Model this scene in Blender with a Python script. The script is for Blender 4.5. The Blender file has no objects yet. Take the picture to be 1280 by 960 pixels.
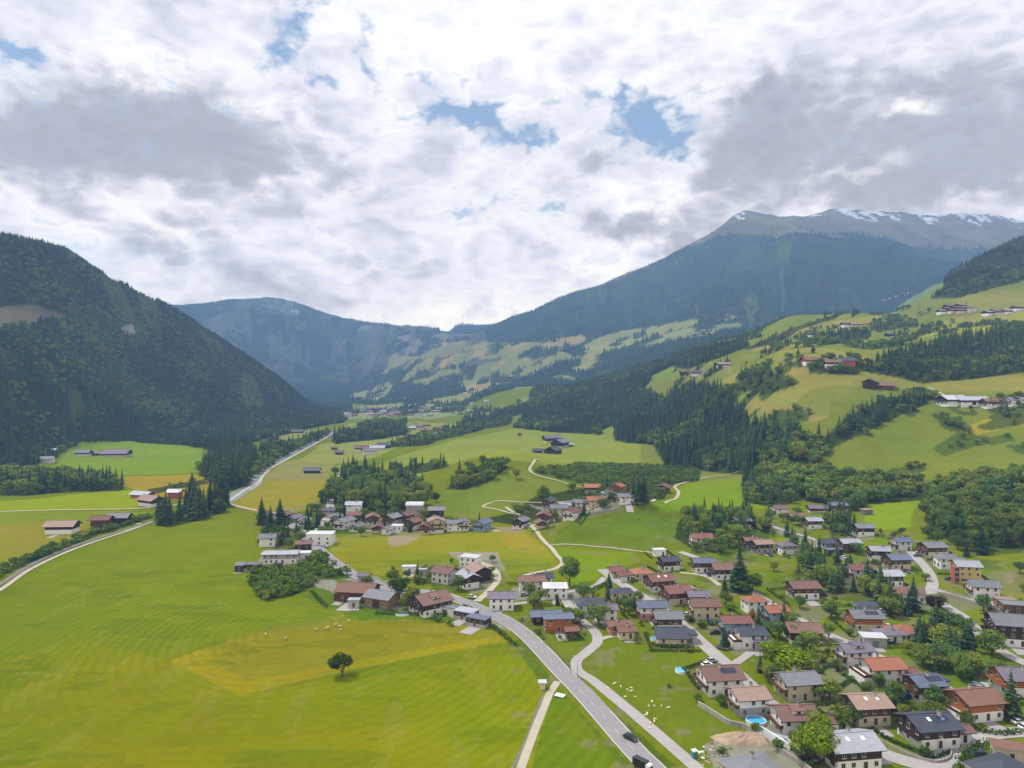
import bpy, bmesh, math, random
import numpy as np
from mathutils import Vector, Matrix

random.seed(7)
rng = np.random.default_rng(7)
F, CU, CV, CAMZ = 880.0, 640.0, 480.0, 100.0      # focal length / centre in photo pixels, eye height in metres
sc = bpy.context.scene
COL = sc.collection

# ------------------------------------------------------------------ helpers
def tag(o, label=None, cat=None, group=None, kind=None):
    if label: o['label'] = label
    if cat: o['category'] = cat
    if group: o['group'] = group
    if kind: o['kind'] = kind
    return o

def link(o, parent=None):
    COL.objects.link(o)
    if parent is not None: o.parent = parent
    return o

def empty(name, loc, rz=0.0):
    o = bpy.data.objects.new(name, None)
    o.empty_display_size = 0.5
    o.location = loc; o.rotation_euler = (0, 0, rz)
    return link(o)

def obj(name, me, parent=None, loc=None, rz=None):
    o = bpy.data.objects.new(name, me)
    if loc is not None: o.location = loc
    if rz is not None: o.rotation_euler = (0, 0, rz)
    return link(o, parent)

class MB:
    """collects faces for one mesh"""
    def __init__(s): s.v = []; s.f = []; s.m = []
    def face(s, pts, m=0):
        i = len(s.v); s.v.extend([tuple(p) for p in pts]); s.f.append(tuple(range(i, i + len(pts)))); s.m.append(m)
    def box(s, x0, x1, y0, y1, z0, z1, m=0):
        i = len(s.v)
        s.v += [(x0,y0,z0),(x1,y0,z0),(x1,y1,z0),(x0,y1,z0),(x0,y0,z1),(x1,y0,z1),(x1,y1,z1),(x0,y1,z1)]
        for q in ((0,3,2,1),(4,5,6,7),(0,1,5,4),(1,2,6,5),(2,3,7,6),(3,0,4,7)):
            s.f.append(tuple(i + k for k in q)); s.m.append(m)
    def tube(s, p0, p1, r0, r1, n=6, m=0):
        p0 = Vector(p0); p1 = Vector(p1); d = (p1 - p0).normalized()
        a = d.orthogonal().normalized(); b = d.cross(a); i = len(s.v)
        for p, r in ((p0, r0), (p1, r1)):
            for k in range(n):
                t = 2 * math.pi * k / n
                s.v.append(tuple(p + a * (r * math.cos(t)) + b * (r * math.sin(t))))
        for k in range(n):
            k2 = (k + 1) % n
            s.f.append((i + k, i + k2, i + n + k2, i + n + k)); s.m.append(m)
        s.f.append(tuple(i + n + k for k in range(n))); s.m.append(m)
        s.f.append(tuple(i + n - 1 - k for k in range(n))); s.m.append(m)
    def mesh(s, name, mats, smooth=False):
        me = bpy.data.meshes.new(name)
        me.from_pydata(s.v, [], s.f)
        for m in (mats if isinstance(mats, (list, tuple)) else [mats]): me.materials.append(m)
        me.polygons.foreach_set('material_index', s.m)
        if smooth: me.polygons.foreach_set('use_smooth', [True] * len(s.f))
        me.update()
        return me

def np_mesh(name, V, Q, mats, smooth=False, midx=None):
    """mesh from numpy vertices (n,3) and faces (m,k)"""
    me = bpy.data.meshes.new(name)
    n, m, k = len(V), len(Q), Q.shape[1]
    me.vertices.add(n); me.vertices.foreach_set('co', np.asarray(V, np.float32).ravel())
    me.loops.add(m * k); me.loops.foreach_set('vertex_index', np.asarray(Q, np.int32).ravel())
    me.polygons.add(m); me.polygons.foreach_set('loop_start', np.arange(0, m * k, k, dtype=np.int32))
    if smooth: me.polygons.foreach_set('use_smooth', np.ones(m, bool))
    for mt in (mats if isinstance(mats, (list, tuple)) else [mats]): me.materials.append(mt)
    if midx is not None: me.polygons.foreach_set('material_index', np.asarray(midx, np.int32))
    me.update(calc_edges=True)
    return me

def lin(c):
    c = np.asarray(c, float) / 255.0
    return np.where(c <= 0.04045, c / 12.92, ((c + 0.055) / 1.055) ** 2.4)

def vnoise(x, y, seed=0):
    """smooth value noise, 0..1"""
    xi = np.floor(x).astype(np.int64); yi = np.floor(y).astype(np.int64)
    fx = x - xi; fy = y - yi
    fx = fx * fx * (3 - 2 * fx); fy = fy * fy * (3 - 2 * fy)
    def h(a, b):
        n = (a * 374761393 + b * 668265263 + seed * 974634777) & 0x7fffffff
        n = ((n ^ (n >> 13)) * 1274126177) & 0x7fffffff
        return ((n ^ (n >> 16)) & 0xffff) / 65535.0
    return (h(xi, yi) * (1 - fx) + h(xi + 1, yi) * fx) * (1 - fy) + (h(xi, yi + 1) * (1 - fx) + h(xi + 1, yi + 1) * fx) * fy

def fbm(x, y, seed=0, oct=4):
    s = np.zeros_like(np.asarray(x, float)); a, t = 1.0, 0.0
    for k in range(oct):
        s = s + a * vnoise(x * 2 ** k, y * 2 ** k, seed + k * 17); t += a; a *= 0.5
    return s / t

def pchip(x, y, xq):
    """monotone cubic through (x, y), clamped outside"""
    x = np.asarray(x, float); y = np.asarray(y, float)
    h = np.diff(x); d = np.diff(y) / h
    m = np.zeros_like(y)
    for i in range(1, len(x) - 1):
        if d[i-1] * d[i] > 0:
            w1 = 2 * h[i] + h[i-1]; w2 = h[i] + 2 * h[i-1]
            m[i] = (w1 + w2) / (w1 / d[i-1] + w2 / d[i])
    m[0] = d[0]; m[-1] = d[-1]
    xq = np.clip(np.asarray(xq, float), x[0], x[-1])
    i = np.clip(np.searchsorted(x, xq, side='right') - 1, 0, len(x) - 2)
    t = (xq - x[i]) / h[i]
    return ((1 + 2*t) * (1-t)**2 * y[i] + t * (1-t)**2 * h[i] * m[i] + t*t * (3 - 2*t) * y[i+1] + t*t * (t-1) * h[i] * m[i+1])

# ------------------------------------------------------------------ terrain: a loft of valley profiles
def P(*kn):
    """profile from knots (distance, v) or (distance, z, 0)"""
    out = []
    for k in kn:
        out.append((k[0], k[1] if len(k) == 3 else CAMZ - (k[1] - CV) * k[0] / F))
    return out
Z = 0
PROF = {
 -600: P((15,0,Z),(120,0,Z),(240,0,Z),(380,0,Z),(450,8,Z),(560,50,Z),(680,120,Z),(820,200,Z),(1000,300,Z),(1300,430,Z),(2000,300,Z),(3500,300,Z),(4500,600,Z),(6000,800,Z),(9000,600,Z)),
 -150: P((15,0,Z),(120,0,Z),(240,0,Z),(400,0,Z),(520,0,Z),(660,4,Z),(780,50,Z),(900,125,Z),(1100,240,Z),(1400,415,Z),(2100,200,Z),(3500,300,Z),(4500,600,Z),(6000,714,Z),(9000,500,Z)),
 0:    P((15,0,Z),(120,0,Z),(240,0,Z),(400,0,Z),(560,0,Z),(800,0,Z),(900,546),(1050,452),(1250,384),(1500,300),(2200,150,Z),(3500,300,Z),(4500,600,Z),(6000,390),(9000,500,Z)),
 75:   P((15,0,Z),(120,0,Z),(240,0,Z),(400,0,Z),(560,0,Z),(820,0,Z),(1010,1,Z),(1150,490),(1400,405),(1720,317),(2400,150,Z),(3700,300,Z),(4700,600,Z),(6000,386),(9000,500,Z)),
 150:  P((15,0,Z),(120,0,Z),(240,0,Z),(400,0,Z),(560,0,Z),(900,0,Z),(1190,0,Z),(1350,503),(1600,430),(1950,354),(2700,150,Z),(4000,300,Z),(5000,430),(6000,384),(9000,500,Z)),
 225:  P((15,0,Z),(120,0,Z),(240,0,Z),(400,0,Z),(560,0,Z),(950,0,Z),(1350,0,Z),(1550,506),(1770,456),(2100,392),(2800,90,Z),(4200,465),(5200,430),(6200,383),(9000,500,Z)),
 300:  P((15,0,Z),(120,0,Z),(240,0,Z),(400,0,Z),(560,0,Z),(1000,0,Z),(1560,0,Z),(1750,510),(1950,483),(2250,441),(2900,30,Z),(4300,478),(5300,430),(6500,378),(9000,500,Z)),
 345:  P((15,0,Z),(120,0,Z),(240,0,Z),(400,0,Z),(560,0,Z),(1000,0,Z),(1650,0,Z),(1850,516),(2000,500),(2280,469),(2900,20,Z),(4300,486),(5400,432),(6500,376.5),(9000,500,Z)),
 400:  P((15,0,Z),(120,0,Z),(240,0,Z),(400,0,Z),(560,0,Z),(1000,0,Z),(1600,0,Z),(1950,525),(2120,520),(2320,511),(2800,8,Z),(4200,490),(5500,440),(6500,391),(9000,500,Z)),
 445:  P((15,0,Z),(120,0,Z),(240,0,Z),(400,0,Z),(560,0,Z),(1000,0,Z),(1500,0,Z),(1900,0,Z),(2150,0,Z),(2350,3,Z),(2800,10,Z),(4200,492),(5500,445),(6500,399),(9000,500,Z)),
 500:  P((15,0,Z),(120,0,Z),(240,0,Z),(400,0,Z),(560,0,Z),(900,2,Z),(1500,0,Z),(2000,0,Z),(2400,5,Z),(2700,509),(3100,500),(3800,478),(5000,450),(6500,404),(9000,500,Z)),
 545:  P((15,0,Z),(120,0,Z),(240,0,Z),(400,0,Z),(560,1,Z),(860,6,Z),(1300,3,Z),(1800,2,Z),(2300,514),(2700,504),(3100,490),(3800,464),(4800,441),(6100,412),(9000,500,Z)),
 575:  P((15,0,Z),(120,0,Z),(240,0,Z),(400,0,Z),(560,1,Z),(820,8,Z),(1200,5,Z),(1600,4,Z),(2200,516),(2700,500),(3200,480),(3900,455),(4700,432),(5600,419),(8000,410)),
 610:  P((15,0,Z),(120,0,Z),(240,0,Z),(400,0,Z),(560,2,Z),(750,13,Z),(1200,5,Z),(1600,6,Z),(2050,513),(2500,494),(3200,470),(3900,445),(4700,424),(5600,407),(9000,700,Z)),
 700:  P((15,0,Z),(120,0,Z),(240,0,Z),(400,0,Z),(520,4,Z),(750,585),(1180,2,Z),(1450,531),(1700,505),(1900,490),(2500,92,Z),(3200,445),(4300,408),(5500,374),(8000,600,Z)),
 800:  P((15,0,Z),(120,0,Z),(240,0,Z),(400,0,Z),(520,638),(760,590),(1050,556),(1250,525),(1500,493),(1750,468),(2500,165,Z),(3300,427),(4300,385),(5300,337),(8000,800,Z)),
 900:  P((15,0,Z),(120,0,Z),(240,0,Z),(400,2,Z),(520,638),(660,606),(850,550),(1000,490),(1250,449),(1500,432),(2300,235,Z),(3200,397),(4300,340),(5200,281),(8000,900,Z)),
 930:  P((15,0,Z),(120,0,Z),(240,0,Z),(400,2,Z),(520,638),(655,600),(820,530),(980,474),(1250,442),(1550,424),(2300,250,Z),(3200,390),(4300,328),(5600,271),(8000,1000,Z)),
 1000: P((15,0,Z),(120,0,Z),(240,0,Z),(400,3,Z),(520,638),(640,582),(760,505),(900,447),(1250,422),(1700,395),(2300,300,Z),(3200,370),(4300,297),(6000,277),(8000,1200,Z)),
 1100: P((15,0,Z),(120,0,Z),(240,0,Z),(400,5,Z),(500,8,Z),(600,592),(700,524),(850,458),(1250,416),(1500,395),(2200,290,Z),(3300,370),(4300,296),(6300,273),(8000,1300,Z)),
 1200: P((15,0,Z),(120,0,Z),(240,0,Z),(400,8,Z),(470,15,Z),(600,572),(720,500),(850,448),(1250,394),(1650,343),(2300,400,Z),(3300,360),(4300,317),(6500,276),(8000,1300,Z)),
 1280: P((15,0,Z),(120,0,Z),(240,0,Z),(380,9,Z),(450,18,Z),(580,575),(700,497),(850,440),(1250,387),(1900,302),(2500,450,Z),(3300,560,Z),(4300,322),(6500,287),(8000,1300,Z)),
 1480: P((15,0,Z),(120,0,Z),(230,2,Z),(340,9,Z),(430,24,Z),(550,562),(680,485),(850,420),(1250,360),(2000,252),(2600,560,Z),(3300,600,Z),(4300,330),(6500,300),(8000,1200,Z)),
 1950: P((15,0,Z),(120,1,Z),(210,4,Z),(310,16,Z),(410,40,Z),(530,535),(660,460),(850,390),(1250,330),(2000,222),(2600,600,Z),(3300,620,Z),(4300,340),(6500,320),(8000,1200,Z)),
}
cols = sorted(PROF)
us = np.concatenate([np.arange(-900, -40, 14), np.arange(-40, 1320, 2.0), np.arange(1320, 2200, 14)])
Ds = [15.0]
while Ds[-1] < 8300:
    d = Ds[-1]
    Ds.append(d + (6 if d < 140 else max(0.7, 0.0040 * d) if d < 760 else 0.0058 * d))
Ds = np.array(Ds)
NU, ND = len(us), len(Ds)
KD = np.array([[PROF[c][k][0] for c in cols] for k in range(15)])
KZ = np.array([[PROF[c][k][1] for c in cols] for k in range(15)])
kd = np.array([pchip(cols, KD[k], us) for k in range(15)])
kz = np.array([pchip(cols, KZ[k], us) for k in range(15)])
ZG = np.zeros((ND, NU))
for j in range(NU):
    ZG[:, j] = pchip(kd[:, j], kz[:, j], Ds)
UG, DG = np.meshgrid(us, Ds)
XG = (UG - CU) / F * DG
# relief: ravines on the mountains, lumps on the banks, barely any on the valley floor
steep = np.clip((ZG - 25) / 160, 0, 1)
big = (fbm(XG / 420, DG / 420, 3, 5) - 0.5)
rs = np.where(DG > 2400, 1500, 620)
rid = 0.5 - np.abs(fbm(XG / rs, DG / rs, 31, 5) - 0.5) * 3
crest = np.clip(np.minimum(np.abs(DG - kd[9][None]) / 350, np.abs(DG - kd[13][None]) / 1000), 0.12, 1)
ZG = ZG + steep * (big * 0.020 + (rid - 0.3) * np.where(UG < 640, np.where(DG > 2500, 0.055, 0.034), np.where(DG > 2500, 0.036, 0.018)) * crest) * np.clip(DG, 500, 4500)
bank = np.exp(-((DG - 500) / 60) ** 2) * np.clip((UG - 640) / 60, 0, 1) * np.clip((880 - UG) / 40, 0, 1)
ZG = ZG + bank * (fbm(XG / 26, DG / 26, 9, 4) - 0.35) * 13
ZG = ZG + (fbm(XG / 60, DG / 60, 5, 3) - 0.5) * np.clip((DG - 100) / 400, 0.3, 1) * 0.9
sn = np.clip((ZG - 1150) / 300, 0, 1)
ZG = ZG + sn * (fbm(XG / 110, DG / 110, 77, 4) - 0.5) * 55
def bump(u0, D0, su, sd, h):
    global ZG
    ZG = ZG + h * np.exp(-((UG - u0) / su) ** 2 - ((DG - D0) / sd) ** 2)
knoll = np.exp(-((UG - 630) / 90) ** 2 - ((DG - 660) / 110) ** 2); ZG = ZG + knoll * (np.abs(fbm(XG / 34 + DG / 90, DG / 60, 161, 3) - 0.5) * 14)
bump(640, 690, 75, 95, 19); bump(780, 500, 62, 38, 8); bump(590, 655, 30, 60, 6)
bump(1054, 6200, 14, 260, 90); bump(931, 5600, 16, 250, 8); bump(1120, 6300, 30, 260, 18)
VG = CV - (ZG - CAMZ) * F / DG                         # where each ground point shows in the photo
RUN = np.minimum.accumulate(VG, axis=0)                # skyline of what lies in front

LD = np.log(Ds)
def z_at(x, y):
    x = np.asarray(x, float); y = np.asarray(y, float)
    u = CU + F * x / y
    j = np.clip(np.searchsorted(us, u) - 1, 0, NU - 2); i = np.clip(np.searchsorted(Ds, y) - 1, 0, ND - 2)
    a = np.clip((u - us[j]) / (us[j+1] - us[j]), 0, 1); b = np.clip((y - Ds[i]) / (Ds[i+1] - Ds[i]), 0, 1)
    return (ZG[i,j]*(1-a) + ZG[i,j+1]*a)*(1-b) + (ZG[i+1,j]*(1-a) + ZG[i+1,j+1]*a)*b

def at(u, v, dmin=0.0):
    """the ground point seen at photo pixel (u, v)"""
    j = int(np.clip(np.searchsorted(us, u) - 1, 0, NU - 2)); a = (u - us[j]) / (us[j+1] - us[j])
    vv = VG[:, j] * (1 - a) + VG[:, j+1] * a
    ok = np.nonzero((vv <= v) & (Ds >= dmin))[0]
    i = int(ok[0]) if len(ok) else int(np.argmin(np.abs(vv - v)))
    if i > 0 and vv[i-1] > v:
        t = (vv[i-1] - v) / (vv[i-1] - vv[i]); y = Ds[i-1] + t * (Ds[i] - Ds[i-1])
    else: y = Ds[i]
    x = (u - CU) / F * y
    return Vector((x, y, float(z_at(x, y))))

def in_poly(px, py, poly):
    r = np.zeros(px.shape, bool); n = len(poly)
    for k in range(n):
        x0, y0 = poly[k]; x1, y1 = poly[(k + 1) % n]
        if y0 == y1: continue
        c = (y0 > py) != (y1 > py)
        r ^= c & (px < (x1 - x0) * (py - y0) / (y1 - y0) + x0)
    return r
# edges of fields and woods wander a little
JU = UG + (fbm(XG / 9, DG / 9, 51, 3) - 0.5) * np.clip(1200 / DG, 0.8, 5) * 1.5 + (fbm(XG / 60, DG / 60, 53, 2) - 0.5) * 5
JV = VG + (fbm(XG / 9, DG / 9, 61, 3) - 0.5) * np.clip(700 / DG, 0.3, 2.2) * 1.2 + (fbm(XG / 60, DG / 60, 63, 2) - 0.5) * 3
def region(poly, dmin=0, dmax=1e9, raw=False):
    p = np.asarray(poly, float)
    m = (JU >= p[:,0].min() - 8) & (JU <= p[:,0].max() + 8) & (JV >= p[:,1].min() - 8) & (JV <= p[:,1].max() + 8) & (DG >= dmin) & (DG <= dmax)
    out = np.zeros(UG.shape, bool)
    a, b = (UG, VG) if raw else (JU, JV)
    out[m] = in_poly(a[m], b[m], poly)
    return out
# ------------------------------------------------------------------ land cover
ALB = 1.42                                             # how bright a white sheet lies in this light
COVER = np.zeros((ND, NU, 3)); COVER[:] = lin((120, 134, 20)) / ALB
GRASS = np.ones((ND, NU))
def paint(rgb, poly, dmin=0, dmax=1e9, raw=False, grass=1.0, mix=1.0):
    m = region(poly, dmin, dmax, raw)
    COVER[m] = COVER[m] * (1 - mix) + lin(rgb) / ALB * mix; GRASS[m] = grass
def paint_m(rgb, m, grass=0.0, mix=1.0):
    k = np.clip(np.asarray(m, float) * mix, 0, 1)[..., None]
    COVER[:] = COVER * (1 - k) + (lin(rgb) / ALB) * k
    GRASS[:] = GRASS * (1 - k[..., 0]) + grass * k[..., 0]

FD = np.zeros((ND, NU)); FC = np.zeros((ND, NU)); FH = np.zeros((ND, NU)); FG = np.full((ND, NU), -1)
GROUPS = []
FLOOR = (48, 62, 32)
def wood(label, poly, dens, conif, h, dmin=0, dmax=1e9, raw=False, mask=None, floor=FLOOR):
    """a wood: trees per 1000 m2, share of conifers, mean height"""
    m = region(poly, dmin, dmax, raw) if mask is None else mask
    GROUPS.append(label)
    FD[m] = dens / 1000.0; FC[m] = conif; FH[m] = h; FG[m] = len(GROUPS) - 1
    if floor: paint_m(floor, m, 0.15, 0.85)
def clear(poly, rgb, dmin=0, dmax=1e9, grass=1.0):
    m = region(poly, dmin, dmax); FD[m] = 0; FG[m] = -1
    paint_m(rgb, m, grass)

# --- valley floor, near fields
paint((132, 140, 0), [(-400,1400),(-400,800),(200,800),(300,870),(560,815),(640,800),(680,850),(690,960),(700,1400)])
paint((122, 138, 14), [(-100,760),(60,700),(190,655),(300,640),(330,690),(310,720),(330,752),(420,765),(300,795),(214,826),(100,800),(-60,840)])
paint((142, 147, 0), [(150,1000),(160,940),(420,915),(690,880),(700,1000)], mix=0.6)
paint((130, 142, 0), [(560,820),(640,802),(676,838),(684,866),(672,920),(650,1000),(560,1000)], mix=0.7)
# the mown corner
paint((134, 136, 34), [(300,795),(355,782),(430,768),(440,778),(380,790),(300,815),(250,815)])
paint((146, 140, 30), [(212,826),(262,808),(340,790),(440,774),(560,776),(628,790),(642,801),(560,814),(436,838),(370,852),(300,870)], mix=0.8)
paint((158, 150, 16), [(212,826),(262,808),(290,812),(262,824),(310,852),(430,828),(560,806),(630,793),(642,801),(560,814),(436,838),(370,852),(300,870)], raw=True, mix=0.85)
paint((104, 124, 10), [(436,838),(520,823),(640,802),(660,815),(560,830),(440,850)], mix=0.4)
# verges by the main road
paint((98, 120, 30), [(640,800),(662,800),(690,850),(740,905),(800,965),(785,975),(720,905),(682,862)])
paint((108, 132, 12), [(700,862),(730,900),(785,965),(665,968),(680,905),(692,866)])
paint((92, 112, 24), [(718,850),(760,885),(850,960),(870,975),(835,975),(760,905),(712,858)])
# sheep pasture and the garden land of the village
paint((116, 130, 24), [(745,812),(800,795),(850,810),(880,850),(880,880),(930,910),(900,945),(870,955),(800,900),(740,850),(725,835)])
paint((104, 126, 30), [(650,780),(690,770),(740,795),(745,806),(720,830),(690,825),(660,795)])
paint((108, 132, 26), [(960,790),(1280,760),(1300,970),(900,970),(930,880)], mix=0.5)
paint((100, 122, 30), [(1280,700),(1240,690),(1100,700),(980,690),(880,720),(960,770),(1300,790)], mix=0.5)
paint((138, 142, 24), [(722,742),(716,735),(758,718),(764,728)])
paint((122, 148, 12), [(694,684),(790,690),(800,700),(765,716),(712,735),(708,712)])
paint((140, 136, 24), [(760,745),(812,745),(815,752),(785,765),(772,760)])
paint((110, 132, 28), [(695,668),(720,642),(800,636),(848,648),(850,672),(800,690),(690,680)])
paint((100, 124, 26), [(850,690),(960,690),(1000,740),(960,745),(900,730)], mix=0.7)
paint((134, 158, 20), [(972,664),(1020,680),(1022,684),(985,682),(966,670)])
paint((132, 158, 24), [(1074,655),(1090,632),(1152,626),(1140,640),(1138,658),(1100,662)])
# centre field
paint((146, 148, 30), [(412,690),(420,670),(520,660),(652,658),(672,676),(690,692),(700,712),(640,716),(560,716),(520,722),(440,716)])
paint((162, 150, 44), [(620,662),(650,659),(676,682),(690,696),(640,690)], mix=0.7)
paint((124, 140, 24), [(430,690),(520,690),(690,700),(700,714),(560,716),(440,714)], mix=0.45)
paint((166, 152, 118), [(484,664),(524,661),(524,673),(508,680),(488,683)], grass=0)
paint((160, 145, 110), [(610,660),(652,658),(660,664),(640,668)], grass=0)
paint((150, 140, 100), [(500,712),(560,702),(590,706),(628,712),(640,726),(600,742),(560,730)], grass=0.2, mix=0.6)
paint((84, 108, 26), [(528,716),(560,714),(600,735),(580,742),(545,738)])
paint((104, 128, 34), [(380,745),(420,712),(450,718),(490,735),(470,760),(520,768),(440,770),(400,755)])
paint((100, 128, 30), [(440,762),(520,758),(560,768),(570,775),(450,775)])
# river meadows
paint((160, 150, 44), [(284,632),(320,602),(345,596),(408,602),(406,622),(390,642),(340,645)])
paint((150, 148, 82), [(322,600),(345,580),(392,570),(420,572),(412,602),(345,600)])
paint((150, 156, 76), [(376,576),(400,556),(440,548),(510,545),(515,552),(470,572),(430,580)], dmin=800)
paint((138, 152, 60), [(405,590),(430,578),(440,590),(430,600)])
paint((148, 158, 72), [(410,545),(440,528),(520,528),(600,530),(560,545),(480,548)])
# meadows under the shaded wall of the valley
paint((132, 158, 40), [(62,590),(98,552),(170,552),(250,560),(258,590),(150,592)])
paint((168, 150, 44), [(142,602),(150,596),(245,592),(268,608),(262,618),(205,622),(180,618)])
paint((150, 164, 8), [(-80,632),(0,626),(100,618),(176,612),(172,636),(0,642),(-80,650)])
paint((150, 146, 40), [(-100,660),(0,648),(100,645),(180,640),(140,655),(60,690),(-40,730),(-200,760)])
paint((134, 148, 30), [(-200,640),(0,641),(170,638),(120,650),(-200,665)])
# plateau
paint((142, 156, 58), [(468,584),(500,570),(560,552),(650,535),(800,542),(826,560),(828,582),(700,584),(640,575),(590,572),(520,596)])
paint((126, 140, 46), [(528,660),(535,628),(580,600),(640,582),(670,590),(720,608),(690,632),(640,636),(600,650)])
paint((120, 136, 40), [(540,618),(580,612),(590,640),(560,648),(530,640)])
paint((124, 150, 22), [(806,640),(812,628),(845,622),(850,608),(925,588),(942,606),(960,634),(900,640)])
# --- hillside meadows (the woods are cut in below)
m = (VG < 600) & (DG > 560) & (UG > 800)
paint_m((128, 138, 54), m, 1.0)
paint((126, 138, 46), [(1010,590),(1060,530),(1160,492),(1300,490),(1300,610),(1100,600)])
paint((168, 156, 54), [(1195,540),(1230,525),(1300,505),(1300,528),(1260,534),(1210,548)])
paint((146, 158, 58), [(925,505),(960,494),(1060,470),(1076,482),(1050,500),(1010,502)])
paint((158, 150, 84), [(925,505),(1010,504),(1040,500),(1034,520),(1020,528),(960,512)])
paint((162, 156, 76), [(890,480),(930,462),(1000,444),(1060,452),(1040,462),(960,476)])
paint((140, 152, 60), [(1000,446),(1060,426),(1095,426),(1100,446),(1060,452)])
paint((158, 152, 70), [(940,440),(1000,405),(1120,392),(1160,392),(1150,412),(1060,424),(980,436)])
paint((146, 142, 84), [(840,470),(870,456),(915,450),(915,470),(880,480)])
paint((150, 156, 70), [(1130,420),(1180,400),(1300,384),(1300,410),(1200,425)])
# --- mountain sides: woodland by default
dark = np.zeros(UG.shape, bool)
left_wall = ((UG < 440) & (ZG > 4) & (DG > 780)) | region([(-400,606),(-100,600),(0,591),(60,577),(98,554),(170,553),(250,559),(275,568),(310,556),(345,545),(385,536),(432,527),(436,505),(300,440),(-400,500)], 780, 2500)
wood('left', None, 33, 0.95, 11.5, mask=left_wall)
far = (DG > 2450) & (ZG > 14)
tree_line = ZG < np.interp(UG, [500, 700, 800, 860, 920, 980, 1100, 1250], [760, 760, 900, 1050, 1150, 1060, 1040, 960]) + (fbm(XG / 230, DG / 230, 88, 4) - 0.5) * 260
paint_m((124, 122, 86), far & ~tree_line, 0.0)
paint_m((122, 126, 112), far & ~tree_line & (UG < 620), 0.0)
rockn = fbm(XG / 120, DG / 200, 19, 4)
paint_m((150, 146, 142), far & (UG < 600) & (ZG > 180) & (ZG < 640) & (rockn > 0.60), 0.0, 0.8)
paint_m((148, 134, 112), far & ~tree_line & (rockn > 0.56), 0.0, 0.6); paint_m((122, 120, 88), far & ~tree_line & (UG > 620) & (rockn < 0.44), 0.0, 0.6)
snow = (fbm(XG / 70, DG / 150, 23, 5) + (ZG - 1520) / 700)
paint_m((238, 242, 250), (UG > 880) & (DG > 4500) & (ZG > 1230) & (snow > 0.435), 0.0, 0.97)
paint_m((232, 238, 248), (UG > 320) & (UG < 375) & (DG > 5900) & (ZG > 690) & (fbm(XG / 60, DG / 120, 29, 3) > 0.55), 0.0, 0.9)
paint_m((236, 240, 248), (DG > 7000) & (UG > 555) & (UG < 620) & (fbm(XG / 130, DG / 200, 41, 3) > 0.4), 0.0, 0.9)
tl_d = ZG - (np.interp(UG, [500, 700, 800, 860, 920, 980, 1100, 1250], [760, 760, 900, 1050, 1150, 1060, 1040, 960]) + (fbm(XG / 230, DG / 230, 88, 4) - 0.5) * 260)
wood('far', None, 7.0, 0.95, 15, mask=far & tree_line & ~((UG < 640) & (ZG > 700)) & ~((rockn > 0.62) & (UG < 600) & (ZG > 180)), floor=(54, 70, 50))
m = far & (UG > 640) & (tl_d > -150) & (tl_d <= 0); FD[m] *= 0.5; paint_m((84, 96, 66), m, 0.2, 0.55)
m = far & (UG > 640) & (tl_d > 0) & (tl_d < 150) & (fbm(XG / 60, DG / 60, 151, 2) > 0.5); FD[m] = 1.6 / 1000; FC[m] = 0.95; FH[m] = 10
strip = fbm(UG / 9 + DG / 1500, DG / 700, 141, 4)
m = far & tree_line & (UG > 660) & (ZG > 260) & (strip > 0.66) & (fbm(XG / 500, DG / 500, 143, 2) > 0.45)
FD[m] *= 0.12; paint_m((92, 112, 74), m, 0.4, 0.8)
m = far & tree_line & (UG > 660) & (strip < 0.36); FD[m] *= 0.45; paint_m((74, 92, 58), m, 0.2, 0.8)
m = far & (UG < 620); FD[m] *= 0.6
m = far & (UG < 620) & (ZG > 200) & (fbm(XG / 260, DG / 420, 163, 4) > 0.53); FD[m] *= 0.25; paint_m((106, 118, 88), m, 0.3, 0.75)
m = far & (UG < 620) & (ZG > 120) & (fbm(UG / 12, DG / 800, 147, 3) > 0.63); FD[m] *= 0.15; paint_m((112, 116, 104), m, 0.2, 0.7)
m = left_wall & (ZG > 25) & (fbm(UG / 30 + ZG / 160, DG / 700 + ZG / 220, 149, 4) > 0.68); FD[m] *= 0.25; FC[m] = 0.3; FH[m] = 8; paint_m((86, 100, 56), m, 0.4, 0.8)
m = left_wall & (UG < 260) & (VG > 385) & (VG < 520) & (ZG > 20) & (fbm(XG / 150, DG / 150, 171, 3) > 0.47); FC[m] = 0.55; paint_m((78, 96, 50), m, 0.3, 0.6)
wood('spur', [(1062,397),(1100,382),(1135,375),(1200,372),(1300,345),(2300,340),(2300,180),(1280,270),(1180,325),(1090,380)], 16, 0.95, 16, 1150, 2450)
wood('ridge', [(640,535),(655,520),(680,498),(720,480),(800,462),(925,425),(935,434),(905,446),(860,462),(815,474),(800,490),(826,505),(820,530),(800,548),(760,545),(700,542)], 26, 0.97, 16, 1100)
wood('behind ridge', [(560,545),(580,525),(640,510),(690,470),(850,440),(930,410),(1090,385),(1000,440),(930,440),(860,450),(700,490),(640,540)], 9, 0.8, 15, 1750, 2600)
wood('mid slope', [(930,436),(985,412),(1060,388),(1050,396),(1000,412),(955,440)], 4, 0.6, 12, 1300)
wood('valley mixed', [(768,552),(780,530),(838,504),(915,510),(945,532),(1005,540),(1022,562),(985,586),(935,594),(885,590),(832,582),(818,556)], 22, 0.72, 21, 600)
wood('steep wood', [(836,496),(872,484),(900,484),(918,500),(925,520),(850,520)], 15, 0.6, 13, 700)
wood('hedge slope', [(950,542),(985,540),(1028,548),(1062,518),(1100,500),(1135,492),(1168,498),(1110,526),(1040,560),(1016,585)], 16, 0.55, 15, 600)
wood('dark wood', [(1078,464),(1110,444),(1160,436),(1200,426),(1300,410),(2300,404),(2300,470),(1300,478),(1220,484),(1160,482),(1120,472)], 24, 0.97, 17, 780)
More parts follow.
